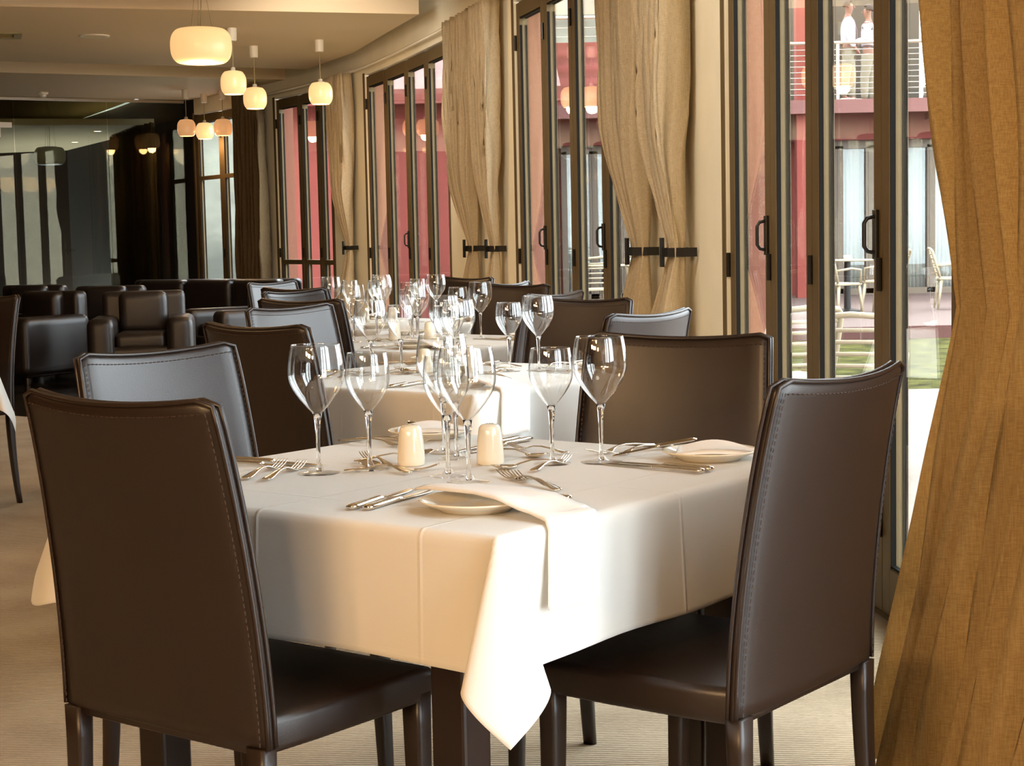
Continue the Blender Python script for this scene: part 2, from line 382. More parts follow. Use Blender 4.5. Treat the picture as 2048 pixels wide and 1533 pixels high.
H = {0: [None, 'near', None, 'near', None, None], 1: [None, 'near', None, 'near'], 2: ['near', None, 'near', None], 3: ['near', None, None], 4: [None, None]}
for bi, bay in enumerate(bays):
    for k, (d0, d1) in enumerate(zip(bay, bay[1:])):
        hd = {0: {0: 'near', 2: 'near'}, 1: {0: 'near', 2: 'near'}, 2: {1: 'near'}}.get(bi, {}).get(k)
        leaf(d0, d1, hd, mullion=([.95] if bi == 3 else [1.95] if bi == 4 else None))
    jamb(bay[0], 1); jamb(bay[-1], -1)

# ================================================================== floor, ceiling, partition, shell
fl = [(W(d).x, d) for d in (-6, 2.5, 4.3, 5.8, 7.2, 9.2, 11.3, 15.96, 18.3)] 
struct('floor', MB().prism([(-11, -6)] + fl + [(-2.9, 18.2), (-2.9, 11.4), (-11, 17.7)], -.12, 0).vf(), M['carpet'])
struct('floor_tiles', MB().prism([(-11, 17.68), (-2.9, 11.38), (-2.9, 18.2), (W(18.3).x, 18.3), (W(20).x, 20), (W(23).x, 23), (-11, 32)], -.12, -.002).vf(), M['tiles'])
struct('ceiling', MB().prism([(-11, -6), (1.35, -6)] + [(W(d).x + .1, d) for d in (2.5, 5, 7.2, 9.2, 11.3, 14.7, 18.3, 21.5, 29.5)] + [(-11, 30)], 3.15, 3.35).vf(), M['slab'])
def raft(near, far, wl):
    (xa, ya, sa), (xb, yb, sb) = near, far      # a point on the edge and its slope
    pts = [(-10.8, ya + sa * (-10.8 - xa)), (xa, ya)] + wl + [(xb, yb), (-10.8, yb + sb * (-10.8 - xb))]
    return struct('ceiling_raft', MB().prism(pts, CEIL, CEIL + .12).vf(), M['ceiling'])
raft((.95, -5.8, 0), (-.22, 12.05, .31), [(.98, 4), (.62, 8), (.2, 10.2)])
raft((-.656, 13.27, .31), (-2.0, 17.35, .5), [(-.95, 14.3), (-1.4, 15.9)])
raft((-2.29, 18.45, .53), (-3.86, 20.82, .574), [(-3.3, 20.1)])
# plaster ceiling frame joining the rafts to the slab
for c, d_ in (((-5.5, 3), (9, 14.5)), ):
    struct('ceiling_support', MB().box((-5.5, 3, 3.085), (9, 14, .13)).vf(), M['ceiling'])
struct('ceiling_support', MB().prism([(-10, 11.2), (-1.2, 13.9), (-2.4, 16.4), (-10, 13.2)], 3.02, 3.15).vf(), M['ceiling'])
struct('ceiling_support', MB().prism([(-10, 15), (-2.9, 18.8), (-3.9, 20.2), (-10, 16.6)], 3.02, 3.15).vf(), M['ceiling'])
# curtain track fixed to the lintel
for bay in bays[:4]:
    m = MB()
    ds = [bay[0] + 1.0 if bay[0] < 12 else bay[0] + .5] + bay + ([bay[-1] - .8] if bay[-1] > 4 else [1.4])
    pts = []
    for d in ds:
        a, b, t, n, L = seg_frame(d - .05, d + .05); pts.append(W(d) - n * .06 + Vector((0, 0, 2.775)))
    m.tube(pts, .014, 8)
    struct('trim_curtain_track', m.vf(), M['white'])

struct('wall_back', MB().box((-4.9, -6.05, 1.5), (12.4, .1, 3.3)).vf(), M['darkwall'])
struct('wall_left', MB().box((-11.05, 5, 1.5), (.1, 22, 3.3)).vf(), M['darkwall'])
struct('ceiling_lounge', MB().prism([(-10.9, 20.4), (-4.6, 22.4), (-6.2, 26.2), (-8, 29.6), (-10.9, 29.6)], 2.72, 2.8).vf(), M['ceiling'])
struct('wall_lounge', MB().box((-11.05, 22, 1.5), (.1, 13, 3.3)).vf(), M['darkwall'])
struct('wall_far', MB().box((-8.6, 28.5, 1.5), (6, .1, 3.3), -.3).vf(), M['darkwall'])

# glass partition across the lounge
PA, PB = Vector((-3.93, 20.9, 0)), Vector((-10.9, 16.9, 0))
pt = (PB - PA).normalized(); PL = (PB - PA).length; pa = atan2(pt.y, pt.x)
pr = tag(bpy.data.objects.new('door_%d' % (ndoor + 1), None), kind='structure'); COL.objects.link(pr); pr.location = PA; pr.rotation_euler = (0, 0, pa)
cuts = [0, .95, 2.05, 2.42, 3.4, 4.4, 5.4, PL]
for c0, c1 in zip(cuts, cuts[1:]):
    mesh('partition_pane', MB().box(((c0 + c1) / 2, 0, 1.45), (c1 - c0 - .008, .012, 2.86)).vf(), M['partglass'], pr)
mm = MB().box((PL / 2, 0, 2.885), (PL, .05, .03)); mm.box((PL / 2, 0, .012), (PL, .05, .024)); mm.box((2.25, 0, 2.58), (.34, .07, .06)); mm.box((2.23, 0, 2.5), (.04, .05, .12))
mesh('partition_track', mm.vf(), M['rail'], pr)
hp = MB()
for yy in (.06, -.06): hp.tube([(2.46, yy, .84), (2.46, yy, 1.34)], .011, 10)
for yy in (-.20,): pass
for xx in (2.40, 2.56): hp.tube([(xx, .07, .83), (xx, .07, 1.33)], .011, 10)
for z in (.9, 1.27): hp.tube([(2.40, .07, z), (2.56, .07, z)], .006, 8)
hp.box((2.48, .02, 1.05), (.035, .03, .12))
mesh('partition_handle', hp.vf(), M['chrome'], pr)

# ================================================================== curtains
def curtain(label, d0, d1, tie=None, tz=1.1, npl=7, amp=.055, off=.11, z0=.02, z1=2.76, kt=.16, kb=.55, mt=None, belly=.0, ph=0.0, group='linen curtains', seedv=0, hook=True, flare=0.0):
    """hangs in front of the wall between depths d0 < d1; gathered at wall depth `tie` by a leather tieback"""
    a, b, t, n, L = seg_frame(d0, d1)
    tu = None if tie is None else (tie - d0) / (d1 - d0)
    NU, NV = npl * 12, 44
    v, f = [], []
    for j in range(NV + 1):
        z = z0 + (z1 - z0) * j / NV
        if tu is None: k = 1 - .06 * (1 - (z - z0) / (z1 - z0)); aa = amp * (1.25 - .5 * (z / z1))
        else:
            if z > tz: q = (z - tz) / (z1 - tz); k = kt + (1 - kt) * min(1, (1 - (1 - q) ** 2.6)); 
            else: q = (tz - z) / (tz - z0); k = kt + (kb - kt) * (1 - (1 - q) ** 1.8)
            aa = amp * (.28 + .85 * min(1, abs(z - tz) / .6)) if hook else amp * (.8 + .3 * min(1, abs(z - tz) / .8))
        for i in range(NU + 1):
            u = i / NU; s = (u if tu is None else tu + (u - tu) * k)
            wob = noise.noise(Vector((u * 5 + seedv, z * .9, seedv * 3.1)))
            wob2 = noise.noise(Vector((u * 14 + seedv, z * 1.6, 7 + seedv)))
            phs = 2 * pi * npl * u + ph + wob * 1.6
            ofk = 1 if (tu is None or not hook) else .62 + .38 * min(1, abs(z - tz) / .45)
            o = off * ofk + aa * (sin(phs) + .25 * sin(2 * phs + 1) + (.20 if hook else .07) * sin(3.3 * phs + 4 * wob2 + 2)) + wob2 * (.012 if hook else .03) * ofk + flare * max(0, (tz - z) / tz) ** 1.1 + belly * sin(pi * min(1, max(0, (z - tz) / (z1 - tz)))) * (.5 if tu is not None else 0)
            s2 = s + (.35 * cos(phs) * .5 / npl) * k
            p = a + t * (L * s2) - n * max(.03, o)
            v.append((p.x, p.y, z))
    for j in range(NV):
        for i in range(NU): q = j * (NU + 1) + i; f.append((q, q + 1, q + NU + 2, q + NU + 1))
    th = thing('curtain', label, 'curtain', (0, 0, 0), 0, group)
    c = a + t * (L * .5); th.location = (c.x, c.y, 0)
    v = [(x - c.x, y - c.y, z) for x, y, z in v]
    fo = mesh('fabric', (v, f), mt or M['linen'], th, True)
    ss = fo.modifiers.new('thick', 'SOLIDIFY'); ss.thickness = .002
    if tu is not None and hook:
        # strap round the gathered cloth, back to a wall hook
        lo = (tu + (0 - tu) * kt) * L - .005; hi = (tu + (1 - tu) * kt) * L + .005
        zt = tz
        r0, r1 = .01, off * .62 + amp * .32 + .03
        ring = [(lo, r0), (lo - .01, (r0 + r1) / 2), (lo + .03, r1), ((lo + hi) / 2, r1 + .012), (hi - .03, r1), (hi + .01, (r0 + r1) / 2), (hi, r0)]
        inner, outer = [], []
        for (s, o) in ring:
            p = a + t * s - n * o - c; inner.append(p)
        mb = MB(); rings = []
        for i, p in enumerate(inner):
            q = (inner[min(i + 1, 6)] - inner[max(i - 1, 0)]).normalized(); nn = Vector((q.y, -q.x, 0)) * .004
            rings.append([p + nn + Vector((0, 0, zt - .02)), p + nn + Vector((0, 0, zt + .02)), p - nn + Vector((0, 0, zt + .02)), p - nn + Vector((0, 0, zt - .02))])
        mb.loft(rings); bp = inner[4] - n * .004
        mb.box((bp.x, bp.y, zt), (.045, .012, .13), atan2(t.y, t.x))
        mesh('tieback', mb.vf(), M['handle'], th)
    return th
curtain('large amber linen curtain filling the picture edge beside the nearest chair', 2.70, 3.92, tie=2.74, tz=1.02, npl=8, amp=.075, off=.175, kt=.80, kb=.80, mt=M['linen_amber'], seedv=3, ph=.6, hook=False, flare=.19)
curtain('beige tied curtain in front of the cream pier by the brown chair', 7.44, 7.92, tie=7.54, npl=5, amp=.07, off=.13, kt=.30, kb=.75, seedv=11, ph=1.0, flare=.05)
curtain('browner tied curtain just past the pier, partly over the glass doors', 8.05, 8.72, tie=8.25, npl=6, amp=.065, off=.13, kt=.22, kb=.6, seedv=21, ph=2.2)
curtain('pale sunlit tied curtain beyond the second set of glass doors', 11.5, 12.02, tie=11.68, npl=6, amp=.05, off=.12, kt=.25, kb=.6, seedv=31, ph=.4)
curtain('dark tied curtain beside the pale sunlit one', 12.1, 12.8, tie=12.3, npl=7, amp=.055, off=.12, kt=.22, kb=.6, seedv=41, ph=.9)
curtain('narrow tied curtain beside the third set of glass doors', 16.38, 16.95, tie=16.55, npl=7, amp=.055, off=.12, kt=.22, kb=.5, seedv=51, ph=.2)
curtain('straight hanging dark curtain at the far end of the window wall', 18.72, 19.4, npl=7, amp=.07, off=.15, seedv=61, ph=.2, z1=2.84, mt=M['linen_brown'])
curtain('dark curtain behind the glass partition', 21.6, 24.6, npl=12, amp=.06, off=.16, seedv=71, ph=.2, z1=2.7, mt=M['linen_dark'])

# ================================================================== lamps
def pendant_small(lit, loc, label, zc, ceil=CEIL, energy=6):
    t = thing('pendant_lamp', label, 'pendant lamp', (loc[0], loc[1], zc), 0, 'small opal pendants by the windows')
    R_, Hh = .104, .088
    prof = []
    for i in range(15):
        a = -.62 + 1.24 * i / 14 * 1.0
        z = Hh * sin(a * pi / 1.35) / sin(.62 * pi / 1.35)
        r = R_ * (1 - .27 * abs(z / Hh) ** 3.0); prof.append((r, z))
    prof2 = [(r - .004, z) for r, z in reversed(prof)]
    top = [(.022, Hh + .012), (.05, Hh + .010), (prof[-1][0] - .008, Hh + .006)]
    mesh('shade', MB().lathe(prof + top[::-1] + [(.022, Hh + .004)] + prof2, 40).vf(), M['glow'] if lit else M['glow_pale'], t, True)
    mesh('bulb', MB().lathe([(0.0, -.03), (.02, -.025), (.03, 0), (.02, .035), (0, .05)], 20).vf(), M['bulb'], t, True)
    mesh('holder', MB().lathe([(0, Hh), (.035, Hh + .002), (.035, Hh + .014), (.02, Hh + .016), (.018, Hh + .04), (0, Hh + .042)], 20).vf(), M['white'], t, True)
    top_ = ceil - zc
    mesh('cord', MB().tube([(0, 0, Hh + .03), (0, 0, top_ - .08)], .004, 8).vf(), M['grille'], t)
    mesh('ceiling_cup', MB().lathe([(0, top_ - .1), (.034, top_ - .1), (.038, top_ - .09), (.04, top_), (0, top_)], 24).vf(), M['white'], t)
    light('POINT', 'pendant_light', (loc[0], loc[1], zc - .1), energy if lit else energy * .4, WARM, .05)
for (x, y, z, lit, lb) in ((-1.60, 14.84, 2.44, 1, 'lit opal pendant hanging alone nearest the window wall'),
                     (-2.22, 15.2, 2.44, 1, 'lit opal pendant, lower one of the overlapping front pair'),
                     (-2.2, 13.9, 2.46, 1, 'lit opal pendant partly hidden by the large round lamp, upper one of the pair'),
                     (-3.62, 19.4, 2.47, 0, 'faint pendant on the aisle side of the far group of three'),
                     (-3.52, 20.0, 2.47, 1, 'brightest pendant in the middle of the far group of three'),
                     (-3.24, 19.6, 2.48, 0, 'faint pendant on the window side of the far group of three')):
    pendant_small(lit, (x, y), lb, z)
def big_lamp(loc, label, m, ceil=CEIL, energy=0, group=None, r=.195, h=.11):
    t = thing('globe_lamp', label, 'pendant lamp', loc, 0, group)
    prof = []
    for i in range(25):
        a = -pi / 2 + pi * i / 24; c, s = cos(a), sin(a)
        prof.append((.6 * r + .4 * r * (abs(c) ** .8), h * (abs(s) ** .85) * (1 if s > 0 else -1)) if True else 0)
    prof = [(prof[0][0] * .0, -h)] + prof + [(0, h)]
    mesh('shade', MB().lathe(prof, 48).vf(), m, t, True)
    mesh('top_plate', MB().lathe([(0, h + .008), (.09, h + .006), (.095, h), (.09, h - .004)], 32).vf(), M['grille'], t)
    top = ceil - loc[2]; wr = MB()
    for k in range(3):
        a = k * 2.1 + .5; wr.tube([(.08 * cos(a), .08 * sin(a), h), (.02 * cos(a), .02 * sin(a), top - .02)], .0015, 5)
    wr.tube([(0, 0, h), (.01, 0, h + (top - h) * .5), (0, 0, top)], .003, 6)
    mesh('cord', wr.vf(), M['grille'], t)
    mesh('ceiling_cup', MB().lathe([(0, top - .03), (.07, top - .028), (.08, top), (0, top)], 24).vf(), M['white'], t)
    if energy: light('POINT', 'pendant_light', (loc[0], loc[1], loc[2] - h - .1), energy, WARM, .12)
big_lamp((-1.94, 11.0, 2.435), 'large flattened round opal lamp on thin wires', M['glow'], energy=14)
big_lamp((-5.95, 22.3, 2.34), 'pale unlit round lamp behind the glass partition', M['opal'], ceil=3.15, h=.115, r=.2)
# recessed downlights: unseen ones inferred over the aisle, others added to brighten the curtains
def downlight(loc, label, energy, aim=None, group='recessed downlights', size=radians(95), z=CEIL, col=WARM):
    t = thing('downlight', label, 'downlight', (loc[0], loc[1], z), 0, group)
    mesh('lamp_ring', MB().lathe([(.045, 0), (.06, -.004), (.06, .0), (.045, .02)], 24).vf(), M['white'], t)
    mesh('lamp_lens', MB().lathe([(0, -.002), (.045, -.002), (.045, .001), (0, .001)], 24).vf(), M['downl'], t)
    if energy: light('SPOT', 'downlight_beam', (loc[0], loc[1], z - .03), energy, col, .35, aim=aim or (loc[0], loc[1], 0), spot=size)
for x, y, e, aim in ((-2.6, -3.2, 230, (-.5, 2.8, .5)), (-1.2, -3.9, 190, (-.4, 2.8, .5)), (-3.9, -2.0, 220, (-.6, 2.9, .5)), (-3.2, -2.8, 260, (-.7, 4.8, .6)), (-3.8, 5.0, 50, (-.9, 5.6, .6)), (-4.0, 7.6, 40, (-1.0, 7.8, .6)), (-1.4, -1.2, 60, (.0, 3.0, .7))):
    downlight((x, y), 'recessed ceiling downlight over the aisle, outside the picture', e, aim, group='downlights over the aisle')
for x, y, e, aim in ((-.45, 5.9, 60, (.95, 7.6, 1.2)), (-.9, 9.3, 60, (.0, 11.9, 1.2)), (-1.25, 11.6, 75, (-1.5, 16.6, 1.3)), (.55, 1.9, 6, (1.15, 3.2, 1.4))):  # unseen washers added to brighten the piers and curtains
    downlight((x, y), 'added downlight out of view, brightening the curtains', e, aim, group='added downlights along the curtains', size=radians(80), col=(1, .92, .80))
downlight((-5.58, 23.4), 'small lit downlight behind the partition, brighter nearer one', 6, z=2.72, group='downlights behind the partition')
downlight((-6.5, 25.8), 'small lit downlight behind the partition, deeper one', 6, z=2.72, group='downlights behind the partition')
t = thing('ceiling_speaker', 'flat round white disc flush in the ceiling', 'ceiling speaker', (-3.38, 14.2, CEIL))
mesh('rim', MB().lathe([(.10, 0), (.12, -.012), (.125, -.002), (.125, 0)], 32).vf(), M['white'], t, True)
mesh('grille_disc', MB().lathe([(0, -.003), (.10, -.003), (.10, 0)], 32).vf(), M['ceiling'], t)
t = thing('smoke_detector', 'small white smoke detector on the ceiling', 'smoke detector', (-5.2, 19.3, CEIL))
mesh('detector_base', MB().lathe([(0, 0), (.06, 0), (.06, -.02), (.045, -.03), (0, -.03)], 24).vf(), M['white'], t, True)
mesh('detector_head', MB().lathe([(.035, -.03), (.035, -.05), (.02, -.06), (0, -.06)], 24).vf(), M['white'], t, True)
t = thing('ceiling_vent', 'square vent with dark grille at the ceiling edge', 'air vent', (-4.13, 14.0, CEIL), .3)
mv = MB()
for x, y, a, b in ((-.17, 0, .06, .4), (.17, 0, .06, .4), (0, -.17, .28, .06), (0, .17, .28, .06)): mv.box((x, y, -.006), (a, b, .012))
mesh('vent_frame', mv.vf(), M['grille'], t)
ms = MB()
for k in range(6): ms.box((0, -.12 + k * .048, -.002), (.28, .02, .006))
mesh('vent_slat', ms.vf(), M['olive'], t)

# ================================================================== dining chair
def make_chair():
    t = thing('dining_chair', 'chair', 'chair')
    HT, LN, BZ, WB, WTp, TH = .963, .069, .43, .239, .2185, .013
    def P(u, v, o):      # u -1..1 across, v 0..1 up, o offset along thickness
        hw = WB + (WTp - WB) * v ** 1.3
        curve = (1 - u * u)
        z = BZ + (HT - BZ) * v - .015 * curve * v ** 4
        y = -LN * v ** 1.7 - .026 * curve * (.25 + .75 * v) + .012 * (1 - v) * 0
        cz = .012 * max(0, abs(u) - .9) / .1 * v ** 10
        return Vector((hw * u, y + o, z - cz))
    m = MB(); rings = []
    NV, NU = 22, 18
    vs = [0, .008] + [k / NV for k in range(1, NV)] + [.985, 1.0]
    for v in vs:
        e = TH * (1 if .0 < v < 1 else .55)
        ring = []
        for i in range(NU + 1):
            u = -1 + 2 * i / NU; th = e * (1 - abs(u) ** 14 * .55); ring.append(P(u, v, -th))
        for i in range(NU + 1):
            u = 1 - 2 * i / NU; th = e * (1 - abs(u) ** 14 * .55); ring.append(P(u, v, th))
        rings.append(ring)
    m.loft(rings); mesh('backrest', m.vf(), M['leather'], t, True)
    # piping along the outline
    path = [P(-1, v / 14, 0) for v in range(0, 14)] + [P(-1 + 2 * i / 16, 1, 0) for i in range(17)] + [P(1, v / 14, 0) for v in range(13, -1, -1)]
    pm = MB(); rr = []
    for i, p in enumerate(path): pass
    for k in (-1, 1):
        pm.tube([p + Vector((0, k * .0075, 0.002)) for p in path], .0042, 6)
    mesh('piping', pm.vf(), M['leather'], t, True)
    sm = MB()
    for s in (-1, 1):
        for side in (-1, 1):
            for k in range(46):
                v = .01 + k * .0212
                if v > .97: break
                a, b = P(side * .955, v, s * (TH + .0008)), P(side * .955, v + .012, s * (TH + .0008)); sm.tube([a, b], .0011, 4)
        for k in range(36):
            u = -.92 + k * .0515
            a, b = P(u, .965, s * (TH + .0008)), P(u + .03, .965, s * (TH + .0008)); sm.tube([a, b], .0011, 4)
    mesh('stitching', sm.vf(), M['thread'], t)
    # seat
    sr = []
    for y, hw, zt, zb in ((-.004, .222, .474, .418), (.0, .226, .476, .415), (.10, .227, .472, .413), (.25, .226, .472, .412), (.36, .224, .472, .413), (.395, .222, .468, .417), (.408, .218, .458, .427)):
        ring = []; r = .014
        for cx, cz, a0 in ((hw - r, zt - r, 0), (-hw + r, zt - r, pi / 2), (-hw + r, zb + r, pi), (hw - r, zb + r, 1.5 * pi)):
            for q in range(5): a = a0 + pi / 2 * q / 4; ring.append(Vector((cx + r * cos(a), y, cz + r * sin(a))))
        sr.append(ring)
    mesh('seat', MB().loft(sr).vf(), M['leather'], t, True)
    for sx in (-1, 1):
        for back in (1, 0):
            y0 = .0 if back else .372; x0 = sx * (.216 if back else .203); yk = -.03 if back else .012
            rg = []
            for i in range(9):
                q = i / 8; z = .43 * (1 - q); hx = .021 - .006 * q; hy = (.0165 if back else .019) - .006 * q
                cx = x0 + sx * .0 * q; cy = y0 + yk * q ** 2; ring = []; r = .008
                for ax, ay, a0 in ((hx - r, hy - r, 0), (-hx + r, hy - r, pi / 2), (-hx + r, -hy + r, pi), (hx - r, -hy + r, 1.5 * pi)):
                    for k in range(4): a = a0 + pi / 2 * k / 3; ring.append(Vector((cx + ax + r * cos(a), cy + ay + r * sin(a), z)))
                rg.append(ring)
            mesh('leg', MB().loft(rg).vf(), M['leather'], t, True)
    return t
CHAIR = make_chair(); chair_used = False
CT = 'chairs around the window-side tables'
CH = [  # x, y, rot, label
 (-.56, 2.635, -.657, 'brown leather dining chair nearest the camera on the aisle side, its dark back to us'),
 (.477, 2.78, .915, 'brown leather dining chair by the amber curtain, tall back with stitched edge turned to us'),
 (-.715, 3.655, 4.055, 'dining chair with grey sheen across its backrest, behind the nearest aisle-side chair'),
 (.345, 3.77, 2.678, 'brown dining chair behind the nearest table, wide back facing us beside the wine glasses'),
 (-.66, 4.74, -.73, 'dark dining chair with amber-lit top edge, just beyond the nearest grey-sheened one'),
 (.35, 5.0, .914, 'dining chair at the second table, its top edge just above the wide brown one'),
 (-.71, 5.88, 4.115, 'grey-sheened dining chair on the aisle side of the second table'),
 (.21, 6.02, 2.466, 'brown dining chair on the far window side of the second table'),
 (-.77, 6.62, -.64, 'dark dining chair on the near aisle side of the third table'),
 (.115, 6.75, 1.0, 'dining chair on the near window side of the third table'),
 (-.92, 7.68, 4.15, 'dining chair with thin grey top on the far aisle side of the third table'),
 (-.03, 7.91, 2.40, 'black-looking dining chair on the far window side of the third table'),
 (-.99, 8.2, -.66, 'dark dining chair on the near aisle side of the farthest table'),
 (-.07, 8.3, 1.1, 'dining chair with pale top edge on the near window side of the farthest table'),
 (-1.25, 9.35, 4.22, 'grey-sheened dining chair on the far aisle side of the farthest table'),
 (-.29, 9.45, 2.3, 'dark dining chair on the far window side of the farthest table'),
 (-2.47, 7.95, 2.35, 'very dark dining chair at the picture edge beside the half-seen table'),
]
for x, y, r, lb in CH:
    place(CHAIR, chair_used, (x, y, 0), r, lb, CT); chair_used = True

# ================================================================== tables and cloths
S = .489
def make_table(x, y, rz, label, label_c, drop=.216, s=S, lx=.352):
    t = thing('dining_table', label, 'table', (x, y, 0), rz, 'dining tables')
    bevel(mesh('tabletop', MB().box((0, 0, .725), (2 * s - .012, 2 * s - .012, .036)).vf(), M['wood'], t), .004, 2)
    mesh('apron', MB().box((0, .36, .675), (.64, .02, .06)).box((0, -.36, .675), (.64, .02, .06)).box((.33, 0, .675), (.02, .7, .06)).box((-.33, 0, .675), (.02, .7, .06)).vf(), M['wood'], t)
    for a in (-1, 1):
        for b in (-1, 1):
            o = mesh('leg', MB().box((a * lx, b * .415, .355), (.068, .068, .71)).vf(), M['wood'], t); bevel(o, .006, 2)
    # cloth
    N = 92; Lh = s + drop; v, f, uvs = [], [], []
    r0 = .014; z0 = .7485
    def hang(d):
        if d <= 0: return 0, 0
        if d < r0 * pi / 2: th = d / r0; return r0 * sin(th), r0 * (1 - cos(th))
        return r0, r0 + d - r0 * pi / 2
    ks = []
    nt_, ne = 22, 22
    for i in range(nt_ + 1): ks.append(-s + 2 * s * i / nt_)
    edge = [s + .002, s + .006, s + .012, s + .02, s + .03] + [s + .03 + (drop - .03) * (k + 1) / ne for k in range(ne)]
    ks = [-e for e in reversed(edge)] + ks + edge
    n = len(ks)
    for a in ks:
        for b in ks:
            da, db = max(0, abs(a) - s), max(0, abs(b) - s); sa, sb = (1 if a >= 0 else -1), (1 if b >= 0 else -1)
            ca, cb = min(abs(a), s), min(abs(b), s)
            if da == 0 and db == 0: p = Vector((a, b, z0 + .0006 * sin(a * 9 + 1) * sin(b * 7)))
            elif da == 0 or db == 0:
                dd = max(da, db); o_, dn = hang(dd); along = (b if db == 0 else a)
                wv = (.006 * sin(along * 8 + rz * 9 + (0 if db == 0 else 2)) + .004 * sin(along * 19 + 1.3)) * dd / drop
                fl_ = .016 * (abs(along) / s) ** 7 * (dd / drop) ** 1.3
                oo = o_ + wv + fl_ + .004 * dd / drop
                p = Vector((sa * (s + oo), b, z0 - dn)) if db == 0 else Vector((a, sb * (s + oo), z0 - dn))
            else:
                r = hypot(da, db); ph = atan2(db, da); o_, dn = hang(r)
                base = .016 * min(1.3, (r / drop) ** 1.3)
                ex = min(.20 * r, .06) * sin(2 * ph) ** 1.15 
                lt = .24 * r * sin(4 * ph) + (.55 * r * sin(2 * ph) if (sa < 0 and sb < 0) else 0)
                ox, oy = (o_ + base * 1) * cos(ph) , (o_ + base) * sin(ph)
                # both flanking faces end at the corner with the same flare
                fx = (o_ + base + .004 * r / drop)
                gx = fx * cos(ph) ** .5 * 1.0 if ph < pi / 2 - 1e-6 else 0; gy = fx * sin(ph) ** .5 if ph > 1e-6 else 0
                x_ = gx + ex * .707 + lt * .707; y_ = gy + ex * .707 - lt * .707
                hor = hypot(ex, lt); dz = sqrt(max(1e-6, dn * dn - min(hor * hor, dn * dn * .8)))
                p = Vector((sa * (s + x_), sb * (s + y_), z0 - dz))
            v.append(p); uvs.append(((a + Lh) / (2 * Lh), (b + Lh) / (2 * Lh)))
    for i in range(n - 1):
        for j in range(n - 1): q = i * n + j; f.append((q, q + n, q + n + 1, q + 1))
    c = mesh('tablecloth', (v, f), M['cloth'], None, True, (x, y, 0), rz, uvs)
    ss = c.modifiers.new('thick', 'SOLIDIFY'); ss.thickness = .0012; ss.offset = 1
    tag(c, label_c, 'tablecloth', 'white tablecloths')
    return t, c
RZ = -.653
TB = [(-.119, 3.169, RZ, 'nearest table'), (-.20, 5.42, RZ, 'second table'), (-.42, 7.2, RZ - .03, 'third table'), (-.68, 8.78, RZ - .06, 'farthest table')]
TL = [('dark square dining table closest to the camera', 'white tablecloth on the nearest table, corner flap hanging towards us'),
      ('dark square dining table, second in the row by the windows', 'white tablecloth on the second table, behind the nearest one'),
      ('dark square dining table, third in the row by the windows', 'white tablecloth on the third table in the row'),
      ('dark square dining table, farthest in the row by the windows', 'white tablecloth on the farthest table in the row')]
for i_, ((x, y, r, nm), (a, b)) in enumerate(zip(TB, TL)): make_table(x, y, r, a, b, lx=.352 if i_ < 2 else .42)
make_table(-2.93, 7.15, RZ, 'dining table half out of the picture beyond the aisle', 'white tablecloth corner hanging at the picture edge beyond the aisle', drop=.26)

# ================================================================== tableware
def make_glass(h, rb, rr, rfoot, hb, cat, name):
    """h height, rb widest bowl radius, rr rim radius, hb bowl length"""
    t = thing(name, 'glass', cat)
    zb = h - hb
    out = []
    K = 26
    for i in range(K + 1):
        q = i / K
        if q < .60: r = .006 + (rb - .006) * (sin(q / .60 * pi / 2)) ** 1.08
        else: r = rb + (rr - rb) * ((q - .60) / .40) ** 1.8
        if q < .1: r = .006 + (r - .006) * (.55 + 4.5 * q)
        out.append((r, zb + hb * q))
    inn = [(max(0.0004, r - .0011 - .003 * max(0, 1 - (z - zb) / (.10 * hb))), z + (.004 if i == 0 else 0)) for i, (r, z) in enumerate(out)]
    mesh('bowl', MB().lathe(out + [(rr - .0005, h + .0006)] + inn[::-1], 44).vf(), M['bowlglass'], t, True)
    st = [(.0, .004), (.0052, .004), (.0048, .012), (.0038, .03), (.0038, zb * .4), (.0047, zb * .7), (.0064, zb * .92), (.0090, zb + .004), (.0, zb + .003)]
    mesh('stem', MB().lathe(st, 20).vf(), M['stemglass'], t, True)
    ft = [(0, 0), (rfoot * .96, 0), (rfoot, .0007), (rfoot * .97, .0016), (rfoot * .55, .0034), (rfoot * .25, .0068), (.007, .013), (0, .013)]
    mesh('foot', MB().lathe(ft, 44).vf(), M['footglass'], t, True)
    return t
BIG = make_glass(.244, .053, .046, .041, .135, 'wine glass', 'large_wine_glass')
SML = make_glass(.224, .043, .038, .036, .115, 'wine glass', 'small_wine_glass')
def ell_loft(rows, n=10):
    rings = []
    for y, hw, ht, z, x in rows:
        rings.append([Vector((x + hw * cos(2 * pi * k / n), y, z + ht * sin(2 * pi * k / n))) for k in range(n)])
    return rings
def make_fork(L=.205):
    k = L / .205; m = MB()
    m.loft(ell_loft([(0, .002, .001, .006, 0), (.002, .008, .0016, .0062, 0), (.012, .0108, .0018, .0065, 0), (.03, .0092, .0018, .008, 0), (.06, .0052, .0018, .0115, 0), (.09, .0034, .0018, .0135, 0), (.115, .003, .0018, .012, 0), (.128, .0045, .0016, .009, 0), (.137, .010, .0012, .0055, 0), (.145, .0122, .001, .004, 0), (.152, .0122, .001, .0038, 0), (.153, .0118, .0008, .0038, 0)]))
    for i in range(4):
        x = -.0097 + i * .00647
        m.loft(ell_loft([(.149, .0024, .0011, .0038, x), (.165, .002, .0011, .0044, x), (.185, .0017, .001, .0085, x * .98), (.2, .0012, .0008, .0135, x * .96), (.205, .0004, .0004, .0155, x * .95)], 6))
    v = [Vector((p.x * k, p.y * k, p.z * k)) for p in m.v]
    o = mesh('table_fork', (v, m.f), M['steel'], None, True); return tag(o, 'fork', 'fork')
